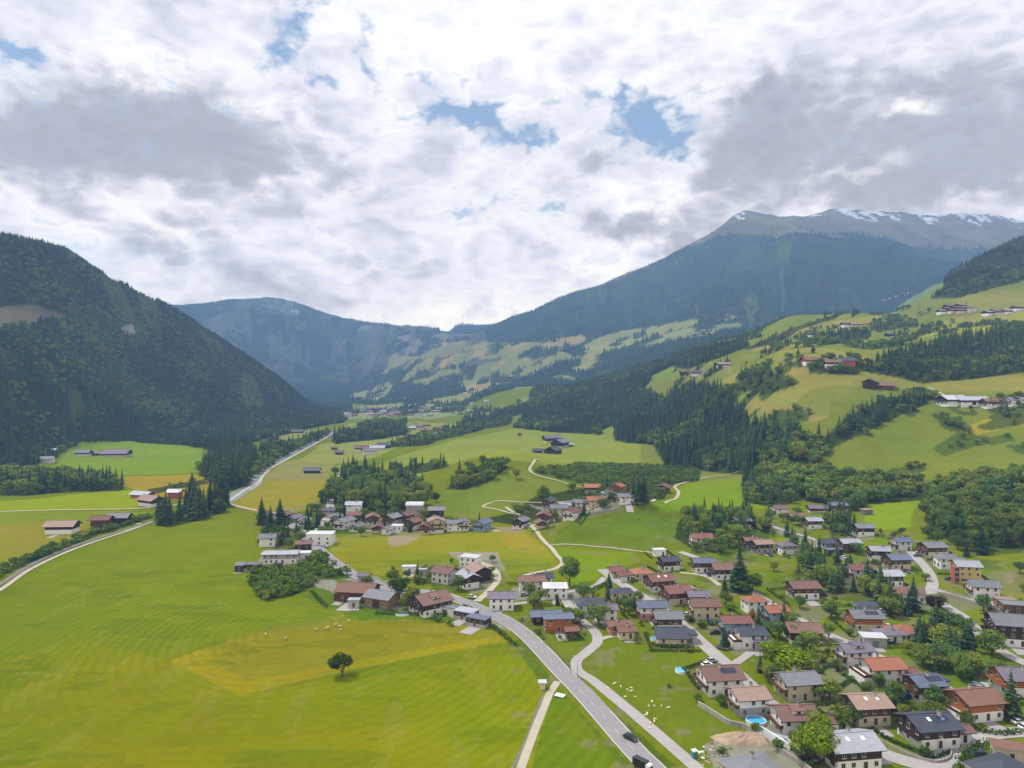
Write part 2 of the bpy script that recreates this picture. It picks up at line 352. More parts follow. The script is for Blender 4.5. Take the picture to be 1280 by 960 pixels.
wood('hedge row', [(1016,452),(1060,445),(1090,458),(1072,468),(1010,466)], 7, 0.4, 13)
wood('hedge row', [(920,470),(948,462),(990,470),(1000,480),(960,492),(930,488)], 9, 0.35, 14)
wood('hedge row', [(1000,430),(1050,414),(1092,412),(1085,424),(1030,432)], 7, 0.6, 16)
wood('hedge row', [(1080,404),(1130,398),(1150,408),(1100,416)], 7, 0.7, 16)
wood('shrub bank', [(1165,560),(1200,540),(1240,548),(1262,542),(1270,552),(1215,560),(1180,572)], 9, 0.2, 8, floor=(84, 104, 40))
wood('lower wood', [(930,628),(928,608),(950,592),(1018,585),(1090,602),(1150,606),(1162,620),(1150,626),(1088,630),(1072,640),(1000,626),(960,634)], 19, 0.28, 15, 430)
wood('lower wood', [(1155,652),(1160,620),(1200,600),(1262,598),(2300,560),(2300,740),(1290,735),(1252,726),(1222,706),(1196,684),(1170,668)], 19, 0.22, 15, 380)
wood('garden wood', [(1000,700),(1030,692),(1052,716),(1100,735),(1118,750),(1165,760),(1150,772),(1110,768),(1062,752),(1020,742),(1000,728)], 18, 0.3, 12)
wood('garden wood', [(1150,788),(1186,786),(1192,812),(1170,836),(1150,832),(1128,815)], 20, 0.35, 11)
wood('garden wood', [(850,650),(880,640),(930,640),(960,650),(962,672),(930,690),(900,692),(860,684),(842,672)], 11, 0.4, 13)
wood('garden wood', [(1028,648),(1062,640),(1070,668),(1040,672)], 16, 0.75, 15)
wood('garden wood', [(975,790),(998,800),(1000,828),(975,832),(950,822),(955,800)], 14, 0.3, 10)
wood('plantation', [(664,592),(676,586),(720,580),(830,582),(876,590),(872,602),(815,608),(760,606),(720,604)], 70, 0.0, 3.4, floor=(88, 112, 40))
wood('centre wood', [(408,630),(416,604),(432,596),(470,594),(520,606),(536,612),(530,630),(520,642),(470,652),(430,638)], 13, 0.48, 20)
wood('centre wood', [(558,612),(574,590),(620,576),(634,584),(612,602),(580,613)], 15, 0.55, 18)
wood('centre wood', [(480,590),(520,580),(560,576),(560,584),(520,592)], 5, 0.6, 15)
wood('river bank', [(306,596),(330,572),(380,548),(408,536),(408,546),(372,562),(330,588),(316,600)], 9, 0.45, 16)
wood('river bank', [(250,592),(272,566),(306,560),(320,580),(306,608),(276,616)], 24, 0.9, 20)
wood('river bank', [(320,562),(344,546),(372,540),(366,552),(330,568)], 7, 0.5, 15)
wood('field wood', [(-40,618),(-30,596),(40,592),(110,598),(152,604),(150,614),(90,616),(10,620)], 12, 0.35, 16)
wood('field wood', [(-200,640),(-200,600),(-30,594),(-30,622)], 12, 0.4, 16)
wood('field wood', [(182,612),(240,602),(258,600),(258,606),(190,618)], 4, 0.1, 7)
wood('stream grove', [(192,656),(204,644),(240,634),(276,628),(286,632),(276,642),(236,654),(210,660)], 13, 0.7, 17)
wood('rail hedge', [(-80,756),(-60,738),(0,712),(60,686),(110,668),(160,652),(188,644),(188,648),(120,671),(60,695),(0,722),(-60,752)], 60, 0.0, 3.7, floor=(56, 72, 30))
wood('scrub', [(308,726),(316,716),(352,710),(392,716),(400,728),(372,742),(340,752),(326,750)], 110, 0.0, 3.4, floor=(56, 76, 30))
wood('scrub', [(368,706),(400,696),(424,708),(436,722),(410,728),(385,716)], 30, 0.1, 6, floor=(70, 92, 34))
wood('valley trees', [(640,530),(560,548),(520,560),(500,566),(480,560),(520,546),(580,530),(640,520)], 5, 0.5, 14, 1100)
wood('valley trees', [(415,552),(432,542),(500,538),(510,543),(480,548),(420,556)], 9, 0.8, 18, 1000)
wood('valley trees', [(440,533),(470,526),(510,528),(500,532)], 7, 0.6, 15, 1500)
wood('valley trees', [(640,512),(560,520),(500,520),(430,516),(440,508),(540,508)], 2.5, 0.6, 15, 2000)
wood('village trees', [(600,650),(640,640),(670,620),(720,612),(760,604),(840,606),(830,624),(760,640),(700,650),(640,656)], 2.2, 0.3, 10)
wood('village trees', [(330,665),(350,645),(420,630),(470,645),(520,640),(600,650),(600,664),(480,664),(400,668),(345,690)], 2.6, 0.5, 11)
wood('road trees', [(398,642),(406,612),(420,592),(424,600),(412,622),(408,642)], 8, 0.5, 11)
# clearings
clear([(-40,395),(0,385),(40,380),(80,392),(86,398),(40,402),(0,415)], (128, 122, 96), 780, grass=0)
clear([(150,408),(163,404),(170,414),(160,420),(152,416)], (165, 158, 148), 900, grass=0)
clear([(60,590),(98,553),(160,551),(252,560),(258,582),(250,590),(150,594)], (132, 158, 40))
clear([(1120,386),(1150,366),(1178,352),(1182,360),(1150,380),(1136,392)], (128, 146, 66), 900)
clear([(1232,384),(1262,374),(1300,366),(1300,384),(1262,392),(1240,396)], (132, 148, 62), 900)
clear([(744,560),(752,540),(764,533),(772,540),(764,556)], (140, 156, 60), 900)
clear([(812,472),(840,458),(868,464),(840,476)], (128, 148, 62), 900)
clear([(345,545),(372,540),(402,536),(410,540),(372,552),(350,556)], (150, 154, 90))
# meadows on the far slopes
FAR = [((158,160,96), [(720,438),(750,420),(800,410),(850,402),(910,392),(925,398),(860,408),(820,420),(800,428),(740,446)]),
 ((176,160,110), [(665,438),(680,426),(726,418),(735,424),(715,436)]),
 ((150,158,100), [(820,420),(870,408),(940,402),(925,410),(860,424),(800,436)]),
 ((160,160,92), [(500,462),(520,446),(560,428),(612,424),(618,428),(590,440),(570,456),(545,462)]),
 ((184,164,100), [(532,464),(546,448),(572,440),(566,456)]),
 ((150,160,96), [(572,474),(600,456),(630,448),(630,462),(600,478),(580,486)]),
 ((190,168,116), [(570,496),(590,480),(614,472),(612,484),(590,496)]),
 ((160,160,100), [(455,500),(470,482),(486,478),(490,488),(472,502)]),
 ((150,160,100), [(430,500),(440,492),(462,488),(455,502)]),
 ((160,162,100), [(640,470),(680,450),(712,442),(700,452),(660,474)]),
 ((140,156,90), [(600,520),(640,500),(668,490),(660,504),(630,522)]),
 ((150,162,104), [(420,512),(500,503),(560,506),(600,512),(560,522),(500,526),(430,524)])]
for rgb, poly in FAR:
    m = region(poly, 1900) & (fbm(XG / 70, DG / 110, 97, 3) < 0.585); FD[m] = 0; FG[m] = -1; paint_m(rgb, m, 1.0)
# small clearings and parcels over the lower far slopes
par = fbm(XG / 130 + DG / 400, DG / 170, 103, 3)
m = (UG > 440) & (UG < 760) & (VG > 428) & (VG < 512) & (DG > 2450) & (DG < 5000) & (par > 0.575)
FD[m] = 0; FG[m] = -1
paint_m((150, 156, 92), m, 1.0); paint_m((176, 162, 106), m & (fbm(XG / 90, DG / 90, 107, 2) > 0.56), 1.0)
# cloud of single trees and thickets over the hillside meadows
m = (VG < 545) & (VG > 385) & (UG > 840) & (UG < 1400) & (DG > 650) & (DG < 1900) & (FD == 0) & (fbm(XG / 42, DG / 42, 113, 3) > 0.60) & (fbm(XG / 200, DG / 200, 117, 2) > 0.42)
wood('hedge row', None, 11, 0.4, 11, mask=m, floor=(70, 90, 40))
m = (VG < 620) & (VG >= 545) & (UG > 1000) & (UG < 1500) & (DG > 500) & (DG < 1000) & (FD == 0) & (fbm(XG / 30, DG / 30, 119, 3) > 0.68)
wood('hedge row', None, 8, 0.3, 8, mask=m, floor=(76, 96, 40))
# hay meadows of the hillside differ in ripeness
m = (VG < 520) & (UG > 880) & (DG > 650) & (DG < 1900) & (FD == 0)
paint_m((158, 150, 76), m & (fbm(XG / 120, DG / 120, 121, 2) > 0.56), 1.0, 0.6); paint_m((116, 134, 50), m & (fbm(XG / 120, DG / 120, 123, 2) > 0.58), 1.0, 0.6)
clear([(930,300),(990,330),(985,338),(920,345),(900,352)], (70, 86, 58), 2600)
# paved and bare ground in the villages
Y = (168, 162, 156)
for poly in ([(590,752),(640,770),(655,785),(640,790),(600,776),(575,765)], [(640,735),(680,730),(700,742),(640,752)], [(700,742),(725,738),(730,756),(712,766)], [(740,770),(765,765),(770,780),(745,785)],
  [(752,716),(775,722),(800,740),(795,748),(766,728)], [(795,740),(830,745),(850,756),(830,760)], [(850,780),(870,782),(868,796),(855,796)], [(1000,880),(1045,890),(1050,912),(1020,912)], [(1165,930),(1200,920),(1225,925),(1190,940),(1180,965),(1150,965)],
  [(1130,850),(1190,870),(1200,880),(1150,865)], [(960,655),(1000,665),(1030,680),(1018,694),(1000,686)], [(1140,740),(1180,750),(1175,765),(1140,760)], [(1215,742),(1280,755),(1280,765),(1220,750)], [(330,690),(375,690),(395,680),(395,672),(385,690),(350,706),(320,706)],
  [(385,672),(420,672),(420,680),(390,684)], [(430,724),(470,720),(520,740),(520,750),(490,750),(460,735)], [(350,720),(420,725),(428,745),(400,735)], [(560,720),(610,724),(620,735),(590,742)], [(660,630),(720,640),(760,622),(800,620),(780,634),(700,648)], [(420,640),(520,648),(600,658),(600,662),(500,662),(420,655)],
  [(880,930),(960,905),(1010,935),(1000,965),(900,975)], [(980,770),(1010,790),(1040,800),(1030,808),(980,790)], [(1060,800),(1110,805),(1100,815),(1060,808)], [(930,752),(960,756),(985,775),(955,772)], [(560,690),(620,690),(630,712),(600,720)]):
    paint(Y, poly, grass=0, mix=0.72)
paint((150, 128, 100), [(1245,745),(1262,712),(1290,700),(1400,690),(1400,745),(1290,745)], grass=0, mix=0.8)

# garden plots: every plot of the village has its own ground
def plots(poly, size, ang, seed, cols, mix):
    m = region(poly, 0, 900, True)
    x, y = XG[m], DG[m]; c, sn_ = math.cos(ang), math.sin(ang); a = (x * c + y * sn_) / size; b = (-x * sn_ + y * c) / size
    ia, ib = np.floor(a).astype(int), np.floor(b).astype(int); best = np.full(a.shape, 9e9); idx = np.zeros(a.shape, int)
    def h(i, j, s): n = (i * 73856093 ^ j * 19349663 ^ (s * 83492791 + seed)) & 0x7fffffff; n = ((n ^ (n >> 13)) * 1274126177) & 0x7fffffff; return ((n >> 8) & 0xffff) / 65535.0
    for di in (-1, 0, 1):
        for dj in (-1, 0, 1):
            i, j = ia + di, ib + dj; d = np.abs(a - i - .2 - .6 * h(i, j, 1)) ** 1.5 + np.abs(b - j - .2 - .6 * h(i, j, 2)) ** 1.5
            w_ = d < best; best[w_] = d[w_]; idx[w_] = (h(i, j, 3) * 9973).astype(int)[w_]
    k = idx % len(cols); col = np.array([lin(q) / ALB for q in cols])[k]
    grey = np.array([max(q) - min(q) < 40 for q in cols])[k]
    mm = (mix * (0.7 + 0.3 * ((idx // 7) % 10) / 10.0))[:, None]
    COVER[m] = COVER[m] * (1 - mm) + col * mm; GRASS[m] = np.where(grey, 0.1, GRASS[m])
GC = [(104,128,26),(120,138,24),(92,116,30),(112,132,40),(134,140,34),(98,120,20),(126,142,20),(150,144,132),(84,104,34),(118,124,60),(108,136,16),(140,134,110)]
plots([(640,765),(700,752),(735,790),(745,800),(720,825),(690,820)], 13, 0.6, 1, GC[:7], 0.5)
plots([(690,745),(750,730),(820,745),(880,790),(960,850),(1000,880),(1060,915),(1180,950),(1310,900),(1310,690),(1180,680),(1060,660),(960,640),(860,690),(820,700),(760,712)], 15, 0.62, 2, GC, 0.62)
plots([(320,640),(420,628),(520,640),(610,650),(612,666),(420,672),(330,700)], 16, 0.2, 3, GC, 0.6)
plots([(640,655),(700,640),(770,605),(800,612),(795,632),(720,652),(660,668)], 16, 0.2, 4, GC, 0.5)
plots([(540,705),(620,700),(640,735),(600,745),(545,735)], 16, 0.2, 5, GC, 0.5)
# worn ground, field margins
paint_m((138, 132, 96), (region([(640,660),(1310,640),(1310,980),(640,980)], 0, 700)) & (fbm(XG / 7, DG / 7, 131, 3) > 0.70) & (FD == 0), 0.3, 0.6)
paint_m((150, 150, 60), (VG > 700) & (UG < 690) & (fbm(XG / 5, DG / 16, 133, 3) > 0.66) & (GRASS > .9), 1.0, 0.28)
paint_m((84, 112, 6), (VG > 700) & (UG < 690) & (fbm(XG / 22, DG / 9, 137, 3) > 0.62) & (GRASS > .9), 1.0, 0.30)
# ------------------------------------------------------------------ materials
def node_mat(name):
    m = bpy.data.materials.new(name); m.use_nodes = True
    nt = m.node_tree; nt.nodes.clear()
    out = nt.nodes.new('ShaderNodeOutputMaterial')
    return m, nt, out
def N(nt, t, **kw):
    n = nt.nodes.new(t)
    for k, v in kw.items(): setattr(n, k, v)
    return n
def setin(n, **kw):
    for k, v in kw.items(): n.inputs[k.replace('_', ' ')].default_value = v
def mixc(nt, a, b, f, mode='MIX'):
    n = N(nt, 'ShaderNodeMix', data_type='RGBA', blend_type=mode)
    for sock, val in ((n.inputs[6], a), (n.inputs[7], b), (n.inputs[0], f)):
        if hasattr(val, 'links') or isinstance(val, bpy.types.NodeSocket): nt.links.new(val, sock)
        else: sock.default_value = val if not isinstance(val, (tuple, list)) else (*val[:3], 1)
    return n.outputs[2]
def mth(nt, op, a, b=None, c=None, clamp=False):
    n = N(nt, 'ShaderNodeMath', operation=op, use_clamp=clamp)
    for s, v in zip(n.inputs, (a, b, c)):
        if v is None: continue
        if isinstance(v, bpy.types.NodeSocket): nt.links.new(v, s)
        else: s.default_value = v
    return n.outputs[0]
def noise(nt, vec, scale, detail=4, rough=0.55, out=0):
    n = N(nt, 'ShaderNodeTexNoise'); setin(n, Scale=scale, Detail=detail, Roughness=rough)
    if vec is not None: nt.links.new(vec, n.inputs['Vector'])
    return n.outputs[out]
def maprange(nt, v, a, b, c, d):
    n = N(nt, 'ShaderNodeMapRange'); nt.links.new(v, n.inputs[0])
    for i, x in enumerate((a, b, c, d)): n.inputs[i + 1].default_value = x
    return n.outputs[0]

def mat(name, rgb, var=0.18, scale=0.6, rough=0.8, metal=0.0, spec=0.3, streak=None, obj_var=0.0, srgb=True):
    """painted / plastered / tiled surface: base colour broken by two scales of noise"""
    m, nt, out = node_mat(name)
    b = N(nt, 'ShaderNodeBsdfPrincipled'); setin(b, Roughness=rough, Metallic=metal); b.inputs['Specular IOR Level'].default_value = spec
    tc = N(nt, 'ShaderNodeTexCoord')
    c = tuple(lin(rgb)) if srgb else rgb
    n1 = noise(nt, tc.outputs['Object'], scale, 5, 0.6); n2 = noise(nt, tc.outputs['Object'], scale * 7, 2, 0.5)
    k = mth(nt, 'ADD', mth(nt, 'MULTIPLY', n1, 0.65), mth(nt, 'MULTIPLY', n2, 0.35))
    if streak:
        mp = N(nt, 'ShaderNodeMapping'); mp.inputs['Scale'].default_value = streak
        nt.links.new(tc.outputs['Object'], mp.inputs[0])
        k = mth(nt, 'ADD', mth(nt, 'MULTIPLY', k, 0.5), mth(nt, 'MULTIPLY', noise(nt, mp.outputs[0], 1.0, 3, 0.6), 0.5))
    k = maprange(nt, k, 0.3, 0.7, 1 - var, 1 + var)
    if obj_var:
        oi = N(nt, 'ShaderNodeObjectInfo')
        k = mth(nt, 'MULTIPLY', k, maprange(nt, oi.outputs['Random'], 0, 1, 1 - obj_var, 1 + obj_var))
    col = N(nt, 'ShaderNodeVectorMath', operation='SCALE'); col.inputs[0].default_value = c
    nt.links.new(k, col.inputs['Scale'])
    nt.links.new(col.outputs[0], b.inputs['Base Color'])
    nt.links.new(b.outputs[0], out.inputs[0])
    return m

M = {}
roofs = dict(red=(114,76,70), orange=(146,94,72), brown=(112,84,76), dark=(58,62,74), grey=(110,112,118), light=(150,154,162), white=(184,186,190), blue=(92,100,120), purple=(106,98,112), rust=(114,82,70), tan=(140,118,106))
for k, c in roofs.items():
    M['roof_' + k] = mat('roof_' + k, c, 0.22, 0.5, 0.55 if k in ('light', 'white', 'blue', 'dark') else 0.8, 0.0, 0.4, streak=(0.4, 2.2, 0.4), obj_var=0.12)
walls = dict(white=(226,224,220), cream=(200,186,160), yellow=(196,170,110), pink=(186,132,116), blue=(136,164,186), grey=(160,158,156), red=(170,84,74), wood=(92,62,44), darkwood=(58,44,38), orangewood=(150,92,46), palewood=(140,108,78), stone=(120,116,110))
for k, c in walls.items():
    wd = 'wood' in k
    M['wall_' + k] = mat('wall_' + k, c, 0.22 if wd else 0.09, 0.4, 0.85, streak=(0.5, 0.5, 5.0) if wd else None, obj_var=0.08)
M['frame'] = mat('window_frame', (190,186,178), 0.05, 1.0)
M['glass'] = mat('window_glass', (34,40,50), 0.25, 0.9, 0.12, 0, 0.6)
M['door'] = mat('door_wood', (74,50,36), 0.2, 1.0)
M['metal'] = mat('grey_metal', (120,122,126), 0.1, 1.0, 0.4, 0.6)
M['chimney'] = mat('chimney_plaster', (170,164,156), 0.15, 1.0)
M['solar'] = mat('solar_glass', (34,42,68), 0.15, 0.8, 0.15, 0, 0.6)
M['pool'] = mat('pool_water', (70,170,215), 0.08, 0.6, 0.05, 0, 0.6)
M['stone'] = mat('stone_wall', (150,144,134), 0.3, 0.8)
M['post'] = mat('fence_wood', (120,104,86), 0.2, 1.0)
M['tyre'] = mat('tyre_rubber', (26,26,28), 0.1, 3.0)
M['trampoline'] = mat('trampoline_sheet', (90,180,220), 0.05, 1.0)
M['sheet'] = mat('white_sheet', (222,224,228), 0.04, 0.5)
M['wool'] = mat('wool', (226,216,180), 0.1, 6.0, 0.95)
M['hide'] = mat('hide', (190,164,110), 0.35, 1.2, 0.9)
M['dark_hide'] = mat('dark_hide', (74,60,46), 0.3, 2.0, 0.9)
for k, c in dict(black=(30,31,34), silver=(170,172,176), white=(222,222,222), red=(140,30,28), blue=(40,60,110), grey=(92,94,98)).items():
    M['car_' + k] = mat('car_paint_' + k, c, 0.03, 1.0, 0.25, 0.0, 0.6)
M['asphalt'] = mat('asphalt', (134,131,132), 0.10, 0.08, 0.9, streak=None)
M['asphalt_lane'] = mat('lane_asphalt', (156,151,148), 0.12, 0.1, 0.9)
M['gravel_road'] = mat('gravel_road', (168,160,142), 0.14, 0.15, 0.95)
M['line'] = mat('road_paint', (186,184,180), 0.12, 0.5)
M['rails'] = mat('ballast', (112,108,96), 0.15, 0.2, 0.95)
M['gravel'] = mat('gravel', (158,138,118), 0.3, 0.35, 0.95)

# water of the river
m, nt, out = node_mat('river_water'); b = N(nt, 'ShaderNodeBsdfPrincipled'); b.inputs['Base Color'].default_value = (*lin((150,160,158)), 1)
setin(b, Roughness=0.15); tc = N(nt, 'ShaderNodeTexCoord'); bp = N(nt, 'ShaderNodeBump'); setin(bp, Strength=0.3, Distance=0.3)
nt.links.new(noise(nt, tc.outputs['Object'], 0.35, 4), bp.inputs['Height']); nt.links.new(bp.outputs[0], b.inputs['Normal']); nt.links.new(b.outputs[0], out.inputs[0]); M['water'] = m

# ground
m, nt, out = node_mat('ground_cover'); M['ground'] = m
at_ = N(nt, 'ShaderNodeAttribute', attribute_name='cover'); geo = N(nt, 'ShaderNodeNewGeometry')
pos = geo.outputs['Position']
gr = at_.outputs['Alpha']
fine = noise(nt, pos, 0.35, 4, 0.65); med = noise(nt, pos, 0.05, 4, 0.6); big = noise(nt, pos, 0.008, 3, 0.5)
k = mth(nt, 'ADD', mth(nt, 'ADD', mth(nt, 'MULTIPLY', fine, 0.40), mth(nt, 'MULTIPLY', med, 0.35)), mth(nt, 'MULTIPLY', big, 0.25))
k = maprange(nt, k, 0.32, 0.68, 0.80, 1.2)
# mowing lines, bent by a slow warp
wv = N(nt, 'ShaderNodeTexWave', wave_type='RINGS', rings_direction='Z'); setin(wv, Scale=0.085, Distortion=5.0, Detail=1.5); wv.inputs['Detail Scale'].default_value = 0.05
mp = N(nt, 'ShaderNodeMapping'); mp.inputs['Location'].default_value = (85, -225, 0); mp.inputs['Scale'].default_value = (1.0, 0.78, 0)
nt.links.new(pos, mp.inputs[0]); nt.links.new(mp.outputs[0], wv.inputs[0])
lines = maprange(nt, wv.outputs['Fac'], 0, 1, 0.935, 1.06)
sx_ = N(nt, 'ShaderNodeSeparateXYZ'); nt.links.new(pos, sx_.inputs[0])
lk = mth(nt, 'ADD', mth(nt, 'MULTIPLY', mth(nt, 'MULTIPLY', mth(nt, 'SUBTRACT', lines, 1.0), maprange(nt, sx_.outputs[0], 25, 90, 1, 0.2)), maprange(nt, big, 0.38, 0.6, 0.15, 1.2)), 1.0)
k = mth(nt, 'MULTIPLY', k, lk)
# fields differ: yellow-green and blue-green patches
tint = mixc(nt, (0.86, 1.02, 1.15), (1.16, 1.0, 0.8), maprange(nt, noise(nt, pos, 0.014, 4, 0.6), 0.36, 0.64, 0, 1))
tint = mixc(nt, (1, 1, 1), tint, mth(nt, 'MULTIPLY', gr, 0.55))
col = mixc(nt, at_.outputs['Color'], tint, 1.0, 'MULTIPLY')
sc1 = N(nt, 'ShaderNodeVectorMath', operation='SCALE'); nt.links.new(col, sc1.inputs[0]); nt.links.new(k, sc1.inputs['Scale'])
b = N(nt, 'ShaderNodeBsdfDiffuse'); setin(b, Roughness=0.6)
nt.links.new(sc1.outputs[0], b.inputs['Color'])
bp = N(nt, 'ShaderNodeBump'); setin(bp, Strength=0.5, Distance=0.5); nt.links.new(fine, bp.inputs['Height']); nt.links.new(bp.outputs[0], b.inputs['Normal'])
nt.links.new(b.outputs[0], out.inputs[0])

def leaf_mat(name, rgb, hue=0.25, var=0.35, trans=0.25, attr=False):
    m, nt, out = node_mat(name)
    oi = N(nt, 'ShaderNodeObjectInfo'); geo = N(nt, 'ShaderNodeNewGeometry')
    c = lin(rgb)
    r = oi.outputs['Random']
    a = mixc(nt, tuple(c * np.array((1 - hue, 1 - hue * 0.45, 1.0))), tuple(c * np.array((1 + hue * 1.1, 1 + hue * 0.6, 1 - hue * 0.6))), r)
    if attr:
        at2 = N(nt, 'ShaderNodeAttribute', attribute_name='tint'); rr = at2.outputs['Fac']
        a = mixc(nt, tuple(c * np.array((1 - hue, 1 - hue * 0.45, 1.0))), tuple(c * np.array((1 + hue * 1.1, 1 + hue * 0.6, 1 - hue * 0.6))), rr)
    isl = geo.outputs['Random Per Island']
    kk = mth(nt, 'MULTIPLY', maprange(nt, isl, 0, 1, 1 - var, 1 + var), maprange(nt, noise(nt, geo.outputs['Position'], 0.009, 5, 0.65), 0.36, 0.64, 0.70, 1.32))
    s = N(nt, 'ShaderNodeVectorMath', operation='SCALE'); nt.links.new(a, s.inputs[0]); nt.links.new(kk, s.inputs['Scale'])
    d = N(nt, 'ShaderNodeBsdfDiffuse'); t = N(nt, 'ShaderNodeBsdfTranslucent'); mx = N(nt, 'ShaderNodeMixShader'); mx.inputs[0].default_value = trans
    nt.links.new(s.outputs[0], d.inputs[0]); nt.links.new(s.outputs[0], t.inputs[0]); nt.links.new(d.outputs[0], mx.inputs[1]); nt.links.new(t.outputs[0], mx.inputs[2]); nt.links.new(mx.outputs[0], out.inputs[0])
    return m
M['needles'] = leaf_mat('needles', (66,85,60), 0.30, 0.40, 0.15)
M['leaves'] = leaf_mat('leaves', (106,124,58), 0.40, 0.40, 0.30)
M['bush_leaves'] = leaf_mat('bush_leaves', (98,120,52), 0.35, 0.40, 0.25)
M['bright_leaves'] = leaf_mat('bright_leaves', (112,134,28), 0.10, 0.35, 0.30)
M['dark_leaves'] = leaf_mat('dark_leaves', (60,82,32), 0.12, 0.40, 0.2)
M['purple_leaves'] = leaf_mat('purple_leaves', (58,36,42), 0.10, 0.35, 0.2)
M['rust_leaves'] = leaf_mat('rust_leaves', (150,116,24), 0.10, 0.35, 0.25)
M['hedge_leaves'] = leaf_mat('hedge_leaves', (70,96,36), 0.15, 0.40, 0.15)
M['far_needles'] = leaf_mat('far_needles', (52,72,58), 0.30, 0.25, 0.05, attr=True)
M['bark'] = mat('bark', (82,70,58), 0.25, 2.0, 0.95)

# ------------------------------------------------------------------ ground mesh
V = np.stack([XG, DG, ZG], -1).reshape(-1, 3)
ii, jj = np.meshgrid(np.arange(ND - 1), np.arange(NU - 1), indexing='ij')
q0 = (ii * NU + jj).ravel()
Q = np.stack([q0, q0 + 1, q0 + 1 + NU, q0 + NU], -1)
me = np_mesh('terrain', V, Q, M['ground'], smooth=True)
ca = me.color_attributes.new('cover', 'FLOAT_COLOR', 'POINT')
ca.data.foreach_set('color', np.concatenate([COVER, GRASS[..., None]], -1).astype(np.float32).ravel())
tag(obj('terrain', me), kind='structure')

# ------------------------------------------------------------------ roads
def smooth_path(pix, step=4.0, dmin=0):
    pts = [at(u, v, dmin) for u, v in pix]
    x = np.array([p.x for p in pts]); y = np.array([p.y for p in pts])
    s = np.concatenate([[0], np.cumsum(np.hypot(np.diff(x), np.diff(y)))])
    keep = np.concatenate([[True], np.diff(s) > 0.01]); x, y, s = x[keep], y[keep], s[keep]
    n = max(4, int(s[-1] / step)); q = np.linspace(0, s[-1], n)
    # Catmull-Rom through the points
    def cr(a):
        i = np.clip(np.searchsorted(s, q, side='right') - 1, 0, len(s) - 2); t = (q - s[i]) / (s[i+1] - s[i])
        m = np.gradient(a, s); h = s[i+1] - s[i]
        return (1+2*t)*(1-t)**2*a[i] + t*(1-t)**2*h*m[i] + t*t*(3-2*t)*a[i+1] + t*t*(t-1)*h*m[i+1]
    return cr(x), cr(y), q
def ribbon(name, pix, width, material, lift=0.12, step=4.0, nx=4, offset=0.0, dash=None, dmin=0, kind='structure'):
    x, y, q = smooth_path(pix, step, dmin)
    tx, ty = np.gradient(x), np.gradient(y); L = np.hypot(tx, ty); nxv, nyv = -ty / L, tx / L
    wob = (vnoise(q / 9, q * 0, 3) - 0.5) * min(0.5, width * 0.08)
    ts = np.linspace(-0.5, 0.5, nx + 1)
    X = x[:, None] + nxv[:, None] * (ts * (width + wob[:, None]) + offset); Yy = y[:, None] + nyv[:, None] * (ts * (width + wob[:, None]) + offset)
    zc = z_at(X, Yy)
    Zz = np.maximum(zc, zc.mean(1, keepdims=True)) + lift + np.clip((Yy - 300) / 1000, 0, 1.0) * 0.5
    n = len(q); Vv = np.stack([X, Yy, Zz], -1).reshape(-1, 3)
    a, b_ = np.meshgrid(np.arange(n - 1), np.arange(nx), indexing='ij'); f = (a * (nx + 1) + b_).ravel()
    Qq = np.stack([f, f + 1, f + nx + 2, f + nx + 1], -1)
    if dash: Qq = Qq[(np.repeat(q[:-1], nx) % (dash * 3)) < dash]
    o = obj(name, np_mesh(name, Vv, Qq, M[material], smooth=True))
    return tag(o, kind=kind)
MAIN = [(850,1010),(826,972),(798,944),(762,904),(728,866),(700,838),(676,812),(655,792),(632,776),(606,764),(578,752),(545,742),(512,739),(490,737),(462,727),(438,716),(414,700),(396,684),(382,670),(366,656),(362,648)]
ribbon('main_road', MAIN, 7.4, 'asphalt', 0.16, 2.0)
ribbon('road_edge_line', MAIN[:14], 0.28, 'line', 0.172, 2.0, 1, 3.35)
ribbon('road_edge_line', MAIN[:14], 0.28, 'line', 0.172, 2.0, 1, -3.35)
ribbon('road_centre_line', MAIN[:12], 0.15, 'line', 0.172, 1.5, 1, 0, dash=3.0)
PARA = [(905,995),(872,962),(838,932),(800,899),(765,870),(740,850),(722,838),(720,828),(734,815),(747,802),(745,792),(732,780),(716,764),(706,748),(702,738)]
ribbon('farm_road', PARA, 4.2, 'asphalt_lane', 0.14, 2.0)
ribbon('village_street', [(752,712),(768,724),(800,744),(830,762),(856,784),(880,806),(905,828),(932,852),(956,876),(985,892),(1010,902),(1040,917),(1080,934),(1120,948),(1160,958),(1180,950),(1188,936),(1210,925),(1240,918),(1290,915)], 5.8, 'asphalt_lane', 0.15, 2.0)
ribbon('village_street', [(850,690),(872,698),(890,706),(915,724),(940,740),(965,756),(990,770),(1020,786),(1050,800),(1085,815),(1120,832),(1150,848),(1185,862),(1215,872),(1245,890),(1290,905)], 4.9, 'asphalt_lane', 0.145, 2.0)
ribbon('village_street', [(1138,690),(1150,702),(1160,714),(1166,728),(1165,742),(1180,756),(1205,772),(1222,790),(1240,806),(1270,824),(1310,840)], 4.9, 'asphalt_lane', 0.15, 2.0)
ribbon('village_street', [(1166,736),(1190,744),(1220,752),(1250,760),(1300,770)], 3.6, 'asphalt_lane', 0.14, 2.0)
ribbon('village_street', [(1165,742),(1145,748),(1120,745)], 3.6, 'asphalt_lane', 0.14, 2.0)
ribbon('side_lane', [(912,834),(930,822),(946,812),(962,808)], 3.4, 'asphalt_lane', 0.135, 1.5)
ribbon('side_lane', [(958,652),(980,664),(1004,670),(1028,680),(1040,690)], 3.2, 'asphalt_lane', 0.135, 2.0)
ribbon('side_lane', [(850,716),(880,720),(900,732)], 2.8, 'gravel_road', 0.13, 2.0)
ribbon('side_lane', [(596,752),(612,738),(622,724),(612,708),(590,700)], 3.6, 'gravel_road', 0.13, 2.0)
